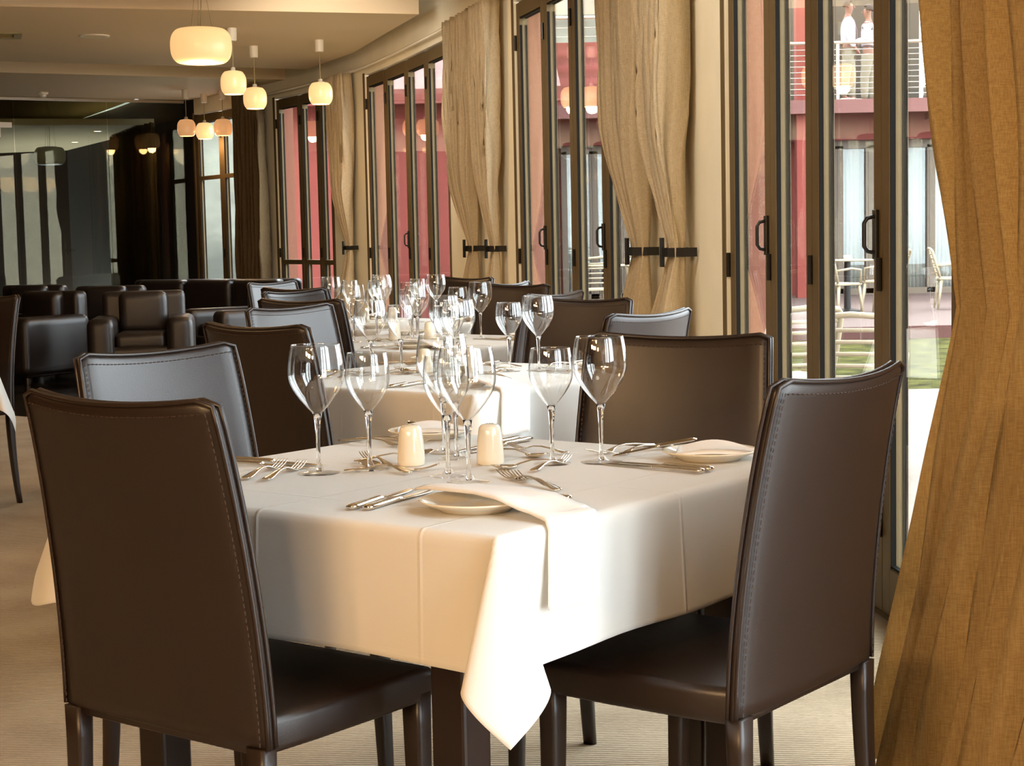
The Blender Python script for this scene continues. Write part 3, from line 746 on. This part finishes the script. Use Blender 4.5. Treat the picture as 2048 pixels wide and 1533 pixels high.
def make_spoon(L=.185):
    m = MB(); k = L / .185
    m.loft(ell_loft([(0, .002, .001, .005, 0), (.002, .0075, .0014, .005, 0), (.012, .0098, .0016, .0055, 0), (.03, .0082, .0016, .007, 0), (.06, .0046, .0016, .0105, 0), (.09, .0032, .0016, .012, 0), (.115, .003, .0016, .0085, 0), (.127, .004, .0014, .006, 0), (.131, .006, .0012, .0056, 0)]))
    rings_o, n = [], 16
    top, bot = [], []
    for i in range(13):
        q = i / 12; y = .126 + .059 * q; hw = .0195 * sin(pi * (q * .94 + .03)) ** .62
        lip = .0065 + .006 * q ** 2; dep = .0062 * sin(pi * (.1 + .85 * q)) 
        top.append([Vector((hw * (-1 + 2 * j / 10), y, lip - dep * (1 - (-1 + 2 * j / 10) ** 2))) for j in range(11)])
    v = [p for r in top for p in r]; nn = len(v); v += [p - Vector((0, 0, .0012)) for p in v]; f = []
    for i in range(12):
        for j in range(10): q = i * 11 + j; f += [(q, q + 1, q + 12, q + 11), (q + nn, q + nn + 11, q + nn + 12, q + nn + 1)]
    bd = [j for j in range(11)] + [i * 11 + 10 for i in range(1, 13)] + [12 * 11 + j for j in range(9, -1, -1)] + [i * 11 for i in range(11, 0, -1)]
    for a, b in zip(bd, bd[1:] + bd[:1]): f.append((a, a + nn, b + nn, b))
    m.add(v, f); v = [Vector((p.x * k, p.y * k, p.z * k)) for p in m.v]
    return tag(mesh('dessert_spoon', (v, m.f), M['steel'], None, True), 'spoon', 'spoon')
def make_knife(L=.235, name='table_knife'):
    t = thing(name, 'knife', 'knife'); k = L / .235
    def sc(rows): return [(y * k, a * k, b * k, z, x) for y, a, b, z, x in rows]
    mesh('knife_handle', MB().loft(ell_loft(sc([(0, .003, .002, .006, 0), (.002, .0085, .0042, .006, 0), (.012, .0098, .0048, .006, 0), (.03, .009, .0045, .006, 0), (.07, .0072, .0042, .006, 0), (.098, .0064, .0042, .006, 0), (.108, .0078, .004, .0055, 0), (.112, .0062, .003, .005, 0)]), 12)).vf(), M['steel'], t, True)
    mesh('blade', MB().loft(ell_loft(sc([(.108, .0052, .0016, .0045, 0), (.118, .0086, .0012, .004, .0015), (.15, .0098, .001, .0035, .0012), (.19, .0100, .0009, .003, .001), (.215, .0086, .0008, .0028, -.0002), (.229, .005, .0006, .0026, -.0028), (.235, .001, .0004, .0026, -.006)]), 8)).vf(), M['steel'], t, True)
    return t
FORK, SPOON, KNIFE, DFORK, BKNIFE = make_fork(), make_spoon(), make_knife(), make_fork(.18), make_knife(.205, 'butter_knife')
def make_shaker(n, name, cat):
    t = thing(name, 'shaker', cat)
    mesh('shaker_body', MB().lathe([(0, 0), (.024, 0), (.0265, .003), (.0268, .012), (.025, .045), (.0225, .066), (.0205, .073), (.016, .0775), (.008, .0792), (0, .0797)], 36).vf(), M['china'], t, True)
    h = MB()
    for k in range(n): a = 2 * pi * k / n; h.cyl((.006 * cos(a), .006 * sin(a), .0785), .0011, .0012, 8)
    mesh('shaker_holes', h.vf(), M['hole'], t)
    return t
SALT, PEP = make_shaker(3, 'salt_shaker', 'salt shaker'), make_shaker(6, 'pepper_shaker', 'pepper shaker')
def make_plate(r=.094):
    o = mesh('side_plate', MB().lathe([(0, .0035), (r * .52, .0035), (r * .56, .0), (r * .62, .0), (r * .66, .004), (r * .8, .009), (r * .97, .0165), (r, .0185), (r * .985, .0200), (r * .95, .0188), (r * .72, .0112), (r * .62, .0082), (r * .5, .0075), (0, .0075)], 56).vf(), M['china'], None, True)
    return tag(o, 'plate', 'plate')
PLATE = make_plate()
def sheet(name, ptsf, nu, nv, th, m, uvf=None):
    v, f = [], []
    for i in range(nu + 1):
        for j in range(nv + 1): v.append(ptsf(i / nu, j / nv))
    for i in range(nu):
        for j in range(nv): q = i * (nv + 1) + j; f.append((q, q + nv + 1, q + nv + 2, q + 1))
    o = mesh(name, (v, f), m, None, True); s_ = o.modifiers.new('thick', 'SOLIDIFY'); s_.thickness = th; s_.offset = 1; return o
def make_napkin():
    # folded rectangle, layers stacked, one end lifted
    rings = []
    v, f = [], []
    L_, W_ = .150, .085
    def P(u, w_, lay): 
        x = (w_ - .5) * W_ * (1 - .5 * u * u); y = (u - .5) * L_ ; z = .001 + lay * .0075 + .012 * sin(pi * u) * (.6 + .4 * cos(3 * w_)) * (1 if lay else .15) + (.004 * sin(w_ * 6 + u * 4))
        return Vector((x + lay * .004 * sin(5 * u), y + lay * .004, z))
    N1, N2 = 14, 10
    for lay in (0, 1):
        for i in range(N1 + 1):
            for j in range(N2 + 1): v.append(P(i / N1, j / N2, lay))
    n1 = (N1 + 1) * (N2 + 1)
    for i in range(N1):
        for j in range(N2): q = i * (N2 + 1) + j; f += [(q + n1, q + n1 + N2 + 1, q + n1 + N2 + 2, q + n1 + 1), (q, q + 1, q + N2 + 2, q + N2 + 1)]
    bd = [j for j in range(N2 + 1)] + [i * (N2 + 1) + N2 for i in range(1, N1 + 1)] + [N1 * (N2 + 1) + j for j in range(N2 - 1, -1, -1)] + [i * (N2 + 1) for i in range(N1 - 1, 0, -1)]
    for a, b in zip(bd, bd[1:] + bd[:1]): f.append((a, b, b + n1, a + n1))
    return tag(mesh('napkin', (v, f), M['napkin'], None, True), 'napkin', 'napkin')
NAP = make_napkin()
def make_draped():
    """napkin lying over a plate and hanging over the table edge; table-local coordinates, edge at x = S"""
    path = [(.215, -.290, .0245), (.25, -.296, .0285), (.30, -.302, .0290), (.36, -.306, .0288), (.41, -.310, .024), (.455, -.312, .011), (.485, -.314, .006), (S + .014, -.320, .003), (S + .024, -.326, -.010), (S + .028, -.333, -.04), (S + .034, -.342, -.08), (S + .04, -.352, -.125)]
    def pf(i, j):
        q = i * (len(path) - 1); k = min(int(q), len(path) - 2); fr = q - k
        a, b = Vector(path[k]), Vector(path[k + 1]); p = a + (b - a) * fr
        wd = .100 + .020 * min(1, q / 4)
        tdir = Vector((.255, .967, 0)) if q < 6 else Vector((.08, .997, 0))
        return p + tdir * ((j - .5) * wd) + Vector((0, 0, .751 + .004 * sin(j * 5 + i * 3) * (1 if q < 6 else .2)))
    v, f = [], []
    nu, nv = 44, 10
    o = sheet('napkin', pf, nu, nv, .0035, M['napkin'])
    # second layer edge of the fold
    return tag(o, 'napkin', 'napkin')
DRAPE = make_draped()
def a2p(x0, y0, x1, y1): return (x0, y0, atan2(y1 - y0, x1 - x0) - pi / 2)
def from_tip(tx, ty, hx, hy, L):
    d = Vector((tx - hx, ty - hy)).normalized(); return (tx - d.x * L, ty - d.y * L, atan2(d.y, d.x) - pi / 2)
SEAT = dict(A='near aisle-side place', B='near window-side place', C='far aisle-side place', D='far window-side place')
# table-local placements (x, y, rotation) read for the nearest table; kind, seat, wording
LAY = [
 ('K', 'A', a2p(.145, -.435, .085, -.20), 'inner table knife'), ('K', 'A', a2p(.172, -.425, .122, -.18), 'outer table knife'),
 ('F', 'A', from_tip(-.343, -.097, -.25, -.30, .205), 'outer table fork'), ('F', 'A', from_tip(-.298, -.09, -.205, -.29, .205), 'inner table fork'),
 ('S', 'A', from_tip(-.214, -.011, .042, -.10, .185), 'dessert spoon'), ('D', 'A', from_tip(-.03, .003, -.156, -.098, .18), 'dessert fork'),
 ('P', 'A', (-.37, -.37, 0), 'side plate'), ('N', 'A', (-.37, -.37, .5), 'folded napkin'),
 ('K', 'C', a2p(-.50, -.092, -.27, -.062), 'inner table knife'), ('K', 'C', a2p(-.495, -.125, -.27, -.105), 'outer table knife'),
 ('F', 'C', from_tip(-.30, .25, -.50, .235, .205), 'outer table fork'), ('F', 'C', from_tip(-.29, .285, -.50, .275, .205), 'inner table fork'),
 ('D', 'C', from_tip(-.29, .075, -.13, -.02, .18), 'dessert fork'), ('S', 'C', from_tip(-.19, .175, -.24, .0, .185), 'dessert spoon'),
 ('P', 'C', (-.385, .40, 0), 'side plate'), ('N', 'C', (-.385, .40, -.9), 'folded napkin'), ('BP', 'C', (-.475, .435, -1.9), 'butter knife resting across the plate'),
 ('F', 'B', from_tip(.122, -.005, .43, -.150, .205), 'outer table fork'), ('F', 'B', from_tip(.155, -.01, .43, -.170, .205), 'inner table fork'),
 ('K', 'B', a2p(.430, .235, .197, .250), 'inner table knife'), ('K', 'B', a2p(.428, .205, .195, .222), 'outer table knife'),
 ('S', 'B', from_tip(.064, .045, .11, .23, .185), 'dessert spoon'), ('D', 'B', from_tip(.105, .235, .150, .05, .18), 'dessert fork'),
 ('B', 'B', a2p(.40, -.175, .205, -.150), 'butter knife lying behind the plate'),
 ('P', 'B', (.318, -.322, 0), 'side plate'), ('NB', 'B', (0, 0, 0), 'napkin draped over the plate and the table edge'),
 ('F', 'D', from_tip(.105, .30, .13, .50, .205), 'outer table fork'), ('F', 'D', from_tip(.145, .30, .175, .50, .205), 'inner table fork'),
 ('K', 'D', a2p(-.155, .46, -.14, .225), 'inner table knife'), ('K', 'D', a2p(-.185, .455, -.17, .22), 'outer table knife'),
 ('S', 'D', from_tip(.055, .232, -.13, .27, .185), 'dessert spoon'), ('D', 'D', from_tip(-.12, .335, .06, .30, .18), 'dessert fork'),
 ('P', 'D', (.335, .385, 0), 'side plate'), ('N', 'D', (.345, .385, -1.1), 'folded napkin'), ('BP', 'D', (.255, .465, 2.75), 'butter knife propped on the plate rim'),
 ('GB', 'A', (.115, -.088, 0), 'large wine glass'), ('GS', 'A', (.030, -.043, 0), 'small wine glass'),
 ('GB', 'D', (-.193, .215, 0), 'large wine glass'), ('GS', 'D', (-.114, .158, 0), 'small wine glass'),
 ('GB', 'C', (-.21, -.136, 0), 'large wine glass'), ('GS', 'C', (-.161, -.047, 0), 'small wine glass'),
 ('GB', 'B', (.174, .248, 0), 'large wine glass'), ('GS', 'B', (.104, .183, 0), 'small wine glass'),
 ('SA', '', (-.128, .036, 0), 'cream salt shaker'), ('PE', '', (0.0, .122, 0), 'cream pepper shaker'),
]
PROTO = dict(K=KNIFE, F=FORK, S=SPOON, D=DFORK, B=BKNIFE, BP=BKNIFE, P=PLATE, N=NAP, NB=DRAPE, GB=BIG, GS=SML, SA=SALT, PE=PEP)
GRP = dict(K='table knives', F='table forks', S='dessert spoons', D='dessert forks', B='butter knives', BP='butter knives', P='side plates', N='napkins', NB='napkins', GB='large wine glasses', GS='small wine glasses', SA='salt shakers', PE='pepper shakers')
usedp = set()
for ti, (tx, ty, tr, tn) in enumerate(TB):
    for kind, seat, (lx, ly, lr), word in LAY:
        if ti == 3 and kind in 'KFSDBP' and kind != 'P': continue
        if ti == 3 and kind in ('BP', 'NB'): continue
        if ti == 2 and kind in 'KFSDBP' and seat in 'CD' and kind != 'P': continue
        if ti and kind not in ('NB', 'GB', 'GS', 'N', 'P', 'BP'): lx += random.uniform(-.012, .012); ly += random.uniform(-.012, .012); lr += random.uniform(-.08, .08)
        if kind in ('N', 'BP') and ti: pass
        pr_ = PROTO[kind]; key = id(pr_)
        c, s = cos(tr), sin(tr)
        x, y = tx + c * lx - s * ly, ty + s * lx + c * ly
        z = .7502; tilt = 0
        if kind == 'N': z = .7502 + .0105
        if kind == 'BP': z = .7502 + .021; tilt = radians(-4)
        if kind == 'F' and word.startswith('inner') : z += .0
        if kind == 'NB': z = 0
        if seat: lb = ('napkin draped over the table edge at the %s of the %s' % (SEAT[seat], tn)) if kind == 'NB' else '%s at the %s of the %s' % (word, SEAT[seat], tn)
        else: lb = '%s standing in the middle of the %s' % (word, tn)
        o = place(pr_, key in usedp, (x, y, z), tr + lr, lb, GRP[kind], tilt)
        usedp.add(key)

# ================================================================== lounge seats
def make_armchair(wd=.86, name='lounge_armchair', cat='armchair', ncush=1):
    t = thing(name, 'armchair', cat)
    L_ = M['leather_dark']
    mesh('seat_base', rbox((0, 0, .2), (wd - .1, .74, .28), .04), L_, t, True)
    for k in range(ncush):
        cw = (wd - .44) / ncush
        mesh('seat_cushion', rbox((-(wd - .44) / 2 + cw * (k + .5), .06, .38), (cw - .01, .58, .14), .05, seg=4), L_, t, True)
        mesh('back_cushion', rbox((-(wd - .44) / 2 + cw * (k + .5), -.24, .60), (cw - .01, .2, .36), .08, seg=4), L_, t, True)
    mesh('backrest', rbox((0, -.34, .46), (wd - .16, .16, .64), .06, seg=4), L_, t, True)
    for s_ in (-1, 1): mesh('armrest', rbox((s_ * (wd / 2 - .11), .03, .33), (.22, .78, .5), .08, seg=4), L_, t, True)
    for a in (-1, 1):
        for b in (-1, 1): mesh('foot', MB().cyl((a * (wd / 2 - .12), b * .3, 0), .025, .07, 12).vf(), M['wood'], t)
    return t
AC = make_armchair()
used = False
for x, y, r, lb in ((-3.1, 14.3, 3.3, 'dark leather armchair in front, its square back cushion facing us'),
                    (-4.25, 14.9, 2.6, 'dark leather armchair with grey glints on its side, towards the aisle edge'),
                    (-3.95, 16.3, 3.0, 'dark leather armchair second from the front, only its rounded back showing'),
                    (-5.0, 17.3, 2.9, 'dark leather armchair at the rear of the lounge group'),
                    (-2.45, 15.5, 2.2, 'low dark leather armchair with brown-lit top beside the long sofa')):
    place(AC, used, (x, y, 0), r, lb, 'lounge armchairs'); used = True
so = make_armchair(2.3, 'lounge_sofa', 'sofa', 3); so.location = (-3.35, 18.3, 0); so.rotation_euler = (0, 0, 2.7)
so['label'] = 'long dark leather sofa under the far curtains'
lt = thing('coffee_table', 'low dark coffee table among the leather armchairs', 'coffee table', (-3.35, 15.45, 0), .3)
bevel(mesh('tabletop', MB().box((0, 0, .40), (.7, .7, .04)).vf(), M['wood'], lt), .005, 2)
for a in (-1, 1):
    for b in (-1, 1): mesh('leg', MB().box((a * .3, b * .3, .19), (.05, .05, .38)).vf(), M['wood'], lt)

# ================================================================== outside
struct('ground_paving', MB().prism([(1.45, 0), (25, 0), (25, 13.9), (-3, 13.9), (.6, 11.3), (1.1, 8)], -.3, -.14).vf(), M['paving'])
struct('ground_lawn', MB().prism([(25, 13.9), (25, 20.4), (-3.0, 20.4), (-1.9, 17.3), (-.9, 14.0), (1, 13.9)], -.3, -.15).vf(), M['grass'])
struct('ground_deck', MB().prism([(-3, 20.4), (25, 20.4), (25, 32), (-3, 32)], -.3, 0).vf(), M['deck'])
struct('trim_deck_riser', MB().box((11, 20.39, -.09), (28, .04, .185)).vf(), M['riser'])
# main wing opposite
Yf = 30.4
struct('wall_opposite_low', MB().box((6.5, Yf + .4, 1.5), (15, .3, 3.0)).vf(), M['redwall'])
struct('wall_opposite_band', MB().box((6.5, Yf - .15, 2.98), (15, .3, .50)).vf(), M['darkred'])
struct('floor_balcony', MB().box((6.5, 30.6, 3.27), (15, 2.6, .18)).vf(), M['fascia'])
struct('trim_balcony_beam', MB().box((6.5, 29.27, 3.26), (15, .1, .23)).vf(), M['fascia'])
for k in range(9):
    x = -0.3 + k * 1.9
    struct('trim_beam_bracket', MB().box((x, 29.5, 3.09), (.1, .5, .12)).vf(), M['darkred'])
nw = 0
def facade_window(x, w_=.54):
    global nw; nw += 1
    o = tag(bpy.data.objects.new('window_%d' % nw, None), kind='structure'); COL.objects.link(o); o.location = (x, Yf, 0)
    m = MB(); m.box((-w_ / 2 + .05, 0, 1.33), (.1, .1, 2.62)); m.box((w_ / 2 - .02, 0, 1.33), (.04, .1, 2.62)); m.box((0, 0, 2.66), (w_, .1, .14)); m.box((0, 0, .05), (w_, .1, .12))
    mesh('window_frame', m.vf(), M['outframe'], o)
    mesh('window_pane', MB().box((0.0, 0.02, 1.35), (w_ - .1, .006, 2.5)).vf(), M['pane'], o)
    v, f = [], []
    for i in range(41):
        for z in (.1, 2.6): v.append((-w_ / 2 + .06 + (w_ - .1) * i / 40, .12 + .02 * sin(i * .95 + x * 3), z))
    for i in range(40): f.append((2 * i, 2 * i + 2, 2 * i + 3, 2 * i + 1))
    c = mesh('window_curtain', (v, f), M['voile'], o, True); c.modifiers.new('t', 'SOLIDIFY').thickness = .004
for k in range(14): facade_window(.95 + .27 + k * .545) if abs(.95 + .27 + k * .545 - 5.13) > .3 else None
struct('wall_red_pier', MB().box((5.12, Yf - .9, 3.2), (.30, .25, 6.6)).vf(), M['redwall'])
# upper floor: grey wall behind the people, hillside and sky beside it
struct('wall_upper', MB().box((6.35, 32.2, 4.9), (2.75, .2, 3.4)).vf(), M['greywall'])
struct('wall_upper_post', MB().box((6.45, 32.0, 4.0), (.12, .1, 1.3)).vf(), M['outframe'])
# boarded parapet on the left stretch with its own rail
struct('wall_parapet', MB().box((1.2, 29.3, 3.9), (5.4, .12, 1.05)).vf(), M['redboard'])
def railing(x0, x1, z0, h, label, nbar, y=29.25):
    t = thing('balcony_railing', label, 'railing', ((x0 + x1) / 2, y, z0)); L_ = x1 - x0
    mesh('handrail', MB().tube([(-L_ / 2, 0, h), (L_ / 2, 0, h)], .028, 10).vf(), M['rail'], t)
    n = max(1, round(L_ / 1.55))
    for k in range(n + 1):
        o = mesh('post', MB().box((-L_ / 2 + L_ * k / n, 0, h / 2 - .12), (.05, .045, h + .2)).vf(), M['rail'], t)
    for k in range(nbar): mesh('rail_wire', MB().tube([(-L_ / 2, 0, .08 + (h - .1) * k / nbar), (L_ / 2, 0, .08 + (h - .1) * k / nbar)], .008, 6).vf(), M['rail'], t)
    return t
railing(4.1, 10.3, 3.38, .95, 'long steel railing with horizontal wires in front of the people on the balcony', 9)
railing(-1.4, 3.9, 4.44, .40, 'short steel railing on top of the red boarded parapet', 2)
# low red side building with metal roof
struct('wall_red_building', MB().prism([(-3.6, 24), (.55, 24), (.55, 29), (-3.6, 29)], -.1, 3.1).vf(), M['redwall'])
struct('roof_red', MB().add([(-4.0, 23.6, 3.1), (.75, 23.6, 3.1), (.75, 29.3, 4.55), (-4.0, 29.3, 4.55), (-4.0, 23.6, 3.22), (.75, 23.6, 3.22), (.75, 29.3, 4.67), (-4.0, 29.3, 4.67)], [(0, 3, 2, 1), (4, 5, 6, 7), (0, 1, 5, 4), (1, 2, 6, 5), (2, 3, 7, 6), (3, 0, 4, 7)]).vf(), M['redroof'])
struct('trim_gutter', MB().box((-1.6, 23.55, 3.08), (4.8, .12, .14)).vf(), M['darkred'])
# red pilaster near the far windows
# hillside behind
def hill():
    v, f = [], []
    nx, ny = 60, 16
    for i in range(nx + 1):
        for j in range(ny + 1):
            x = -45 + 52 * i / nx; y = 38 + 22 * j / ny
            z = -1 + 13 * (j / ny) ** .7 * (1 - .0 * i / nx) * max(.05, min(1, (7.2 - x) / 4)) + 1.2 * noise.noise(Vector((x * .3, y * .3, 2))) + .5 * noise.noise(Vector((x, y, 1)))
            v.append((x, y, z))
    for i in range(nx):
        for j in range(ny): q = i * (ny + 1) + j; f.append((q, q + ny + 1, q + ny + 2, q + 1))
    return v, f
struct('hill', hill(), M['hill'], smooth=True)
struct('ground_far', MB().prism([(-40, 32.05), (40, 32.05), (40, 90), (-40, 90)], -.4, -.2).vf(), M['hill'])
def boulder(x, y, z, s, label):
    bm = bmesh.new(); bmesh.ops.create_icosphere(bm, subdivisions=3, radius=s)
    for q in bm.verts: q.co *= 1 + .25 * noise.noise(q.co * 2.5 / s); q.co.z *= .55
    tag(mesh('boulder', bm, M['rock'], None, True, (x, y, z)), label, 'rock', 'boulders behind the balcony')
boulder(8.05, 31.0, 3.6, .48, 'rounded grey boulder on the balcony beside the amber curtain')

def make_outchair():
    t = thing('garden_chair', 'chair', 'chair'); p = M['plastic']
    mesh('seat', rbox((0, 0, .44), (.46, .44, .035), .012), p, t, True)
    m = MB()
    for k in range(5):
        z = .53 + k * .065; hw = .20 + .004 * k
        m.tube([(-hw, -.21 - .02 * k, z), (-hw / 2, -.235 - .02 * k, z), (hw / 2, -.235 - .02 * k, z), (hw, -.21 - .02 * k, z)], .013, 6)
    mesh('back_slats', m.vf(), p, t, True)
    mesh('back_frame', MB().tube([(-.21, -.2, .44), (-.22, -.25, .62), (-.22, -.31, .83), (-.19, -.33, .86), (0, -.345, .875), (.19, -.33, .86), (.22, -.31, .83), (.22, -.25, .62), (.21, -.2, .44)], .018, 8).vf(), p, t, True)
    for a in (-1, 1):
        for b in (-1, 1): mesh('leg', MB().tube([(a * .2, b * .18, .44), (a * .235, b * .235, 0)], [.022, .016], 8).vf(), p, t, True)
    mesh('armrest', MB().tube([(-.22, -.24, .62), (-.25, 0, .65), (-.25, .17, .63), (-.225, .19, .45)], .016, 8).tube([(.22, -.24, .62), (.25, 0, .65), (.25, .17, .63), (.225, .19, .45)], .016, 8).vf(), p, t, True)
    return t
OC = make_outchair(); used = False
for x, y, z, r, lb in ((1.64, 10.2, -.14, .3, 'cream slatted garden chair just outside, seen between the door stiles'),
                       (1.90, 9.3, -.14, -.3, 'cream slatted garden chair just outside, nearer the handled door stile'),
                       (4.42, 22.9, 0, -1.0, 'cream slatted garden chair beside the round table on the deck, aisle side'),
                       (5.2, 23.7, 0, 1.0, 'cream slatted garden chair beside the round table on the deck, other side'),
                       (6.38, 24.5, 0, -1.7, 'cream slatted garden chair alone on the deck near the amber curtain'),
                       (1.12, 22.8, 0, .3, 'cream slatted garden chair seen through the second set of doors'),
                       (1.95, 23.6, 0, -.6, 'second cream slatted garden chair seen through the second set of doors')):
    place(OC, used, (x, y, z), r, lb, 'cream garden chairs'); used = True
t = thing('garden_table', 'round cream garden table on the deck with dark pedestal', 'table', (4.80, 24.2, 0))
mesh('tabletop', MB().lathe([(0, .72), (.36, .72), (.37, .73), (.36, .745), (0, .745)], 32).vf(), M['plastic'], t, True)
mesh('pedestal', MB().lathe([(0, 0), (.2, 0), (.2, .02), (.05, .05), (.045, .72), (0, .72)], 20).vf(), M['handle'], t)
t = thing('garden_table', 'cream garden table beside the chair seen through the second doors', 'table', (1.35, 24.0, 0))
mesh('tabletop', MB().lathe([(0, .72), (.36, .72), (.37, .73), (.36, .745), (0, .745)], 32).vf(), M['plastic'], t, True)
mesh('pedestal', MB().lathe([(0, 0), (.2, 0), (.2, .02), (.05, .05), (.045, .72), (0, .72)], 20).vf(), M['handle'], t)
t = tag(mesh('ashtray', MB().lathe([(0, 0), (.05, 0), (.055, .06), (.05, .06), (.045, .01), (0, .01)], 20).vf(), M['white'], None, True, (4.80, 24.2, .745)), 'small white pot on the round garden table', 'pot')

# ---- people on the balcony
def skin_mesh(name, pts, edges, m, parent, sub=2, root=0):
    me = bpy.data.meshes.new(name); me.from_pydata([p[:3] for p in pts], edges, []); me.materials.append(m)
    o = bpy.data.objects.new(name, me); COL.objects.link(o)
    sk = o.modifiers.new('skin', 'SKIN')
    if not me.skin_vertices: me.skin_vertices_new() if hasattr(me, 'skin_vertices_new') else None
    if len(me.skin_vertices) == 0:
        bm = bmesh.new(); bm.from_mesh(me); bm.verts.layers.skin.verify(); bm.to_mesh(me); bm.free()
    for i, p in enumerate(pts):
        r = p[3]; me.skin_vertices[0].data[i].radius = (r if isinstance(r, tuple) else (r, r))
    me.skin_vertices[0].data[root].use_root = True
    sk.use_smooth_shade = True; s_ = o.modifiers.new('sub', 'SUBSURF'); s_.levels = sub; s_.render_levels = sub
    if parent: o.parent = parent
    return o
def person(loc, rz, label, skin, arms):
    """faces local +x"""
    t = thing('person', label, 'person', loc, rz)
    # body: one continuous surface (head, neck, torso, arms with hands, legs)
    P_ = [(0, 0, .92, .125), (0, 0, 1.10, .115), (0, 0, 1.30, .135), (-.01, 0, 1.42, .10), (-.005, 0, 1.50, .052), (.015, 0, 1.56, .062), (.02, 0, 1.64, .083), (.012, 0, 1.71, .07)]
    E_ = [(i, i + 1) for i in range(7)]
    def chain(start, pts):
        prev = start
        for p in pts: P_.append(p); E_.append((prev, len(P_) - 1)); prev = len(P_) - 1
        return prev
    arm_pts = []
    for s_, a in zip((-1, 1), arms):
        pts = [(0, s_ * .17, 1.40, .052), (a[0][0], s_ * .22, a[0][1], .042), (a[1][0], s_ * a[1][2], a[1][1], .028)]
        hx = a[1][0] + a[2][0] * .08; hz = a[1][1] + a[2][1] * .08
        e = chain(3, pts + [(hx, s_ * a[1][2], hz, .03)])
        for q in range(4): P_.append((hx + a[2][0] * .07, s_ * a[1][2] + (q - 1.5) * .018, hz + a[2][1] * .07 - .004 * q, .009)); E_.append((e, len(P_) - 1))
        P_.append((hx + .02, s_ * (a[1][2] - .04), hz, .009)); E_.append((e, len(P_) - 1))
        arm_pts.append(pts)
    legs = []
    for s_ in (-1, 1):
        lp = [(0, s_ * .09, .84, .088), (.01 + .05 * s_, s_ * .10, .48, .058), (-.01 + .07 * s_, s_ * .105, .09, .038), (.10 + .07 * s_, s_ * .115, .035, .034)]
        chain(0, lp); legs.append(lp)
    skin_mesh('body', P_, E_, skin, t)
    # face
    fm = MB(); fm.tube([(.092, 0, 1.655), (.118, 0, 1.625), (.098, 0, 1.618)], [.008, .014, .008], 8)
    mesh('nose', fm.vf(), skin, t, True)
    mesh('eyes', MB().lathe([(0, -.008), (.008, 0), (0, .008)], 10, (.088, .03, 1.655)).lathe([(0, -.008), (.008, 0), (0, .008)], 10, (.088, -.03, 1.655)).vf(), M['hair'], t)
    mesh('mouth', MB().tube([(.082, -.022, 1.588), (.094, 0, 1.586), (.082, .022, 1.588)], .0045, 6).vf(), M['tie'], t)
    mesh('ears', MB().tube([(.0, .082, 1.62), (-.004, .092, 1.645), (.0, .084, 1.668)], .011, 6).tube([(.0, -.082, 1.62), (-.004, -.092, 1.645), (.0, -.084, 1.668)], .011, 6).vf(), skin, t, True)
    bm = bmesh.new(); bmesh.ops.create_uvsphere(bm, u_segments=20, v_segments=14, radius=.094)
    bmesh.ops.delete(bm, geom=[q for q in bm.verts if q.co.z < -.035 or (q.co.x > .045 and q.co.z < .05)], context='VERTS')
    bmesh.ops.translate(bm, vec=(.002, 0, 1.678), verts=bm.verts); h = mesh('hair', bm, M['hair'], t, True); h.modifiers.new('t', 'SOLIDIFY').thickness = -.008
    # shirt with sleeves
    sp = [(0, 0, .98, (.142, .15)), (0, 0, 1.12, (.135, .14)), (0, 0, 1.30, (.150, .165)), (-.01, 0, 1.42, (.115, .125)), (-.008, 0, 1.475, (.062, .062))]
    se = [(0, 1), (1, 2), (2, 3), (3, 4)]
    for pts in arm_pts:
        prev = 3
        for p in pts: sp.append((p[0], p[1], p[2], p[3] + .018)); se.append((prev, len(sp) - 1)); prev = len(sp) - 1
    skin_mesh('shirt', sp, se, M['shirt'], t)
    tp = [(0, 0, .95, (.138, .145))]; te = []
    for lp in legs:
        prev = 0
        for p in lp[:3]: tp.append((p[0], p[1], p[2], p[3] + .028)); te.append((prev, len(tp) - 1)); prev = len(tp) - 1
    skin_mesh('trousers', tp, te, M['trousers'], t)
    mesh('belt', MB().lathe([(.128, 0), (.134, 0), (.134, .035), (.128, .035)], 28, (0, 0, 1.0)).vf(), M['belt'], t)
    mesh('tie', MB().loft([[Vector((x_, -w_, z)), Vector((x_ + .008, 0, z)), Vector((x_, w_, z)), Vector((x_ - .004, 0, z))] for x_, w_, z in ((.052, .014, 1.475), (.075, .018, 1.45), (.10, .014, 1.42), (.150, .028, 1.22), (.150, .036, 1.08), (.140, .004, 1.02))]).vf(), M['tie'], t, True)
    for lp in legs: mesh('shoe', rbox((lp[3][0] - .05, lp[3][1], .035), (.26, .095, .07), .03), M['shoe'], t, True)
    return t
person((5.97, 29.95, 3.37), -.15, 'person in white shirt, tie and cream trousers standing at the balcony rail', M['skin'], (((-.02, 1.14), (.10, .93, .2), (.6, -.8)), ((-.04, 1.14), (.03, .90, .23), (.3, -.95))))
person((6.47, 30.65, 3.37), pi - .3, 'person in white shirt with bent arms, mostly hidden behind the door stile', M['skin2'], (((.0, 1.14), (.22, 1.10, .1), (1, .1)), ((.0, 1.14), (.22, 1.12, .1), (1, 0))))
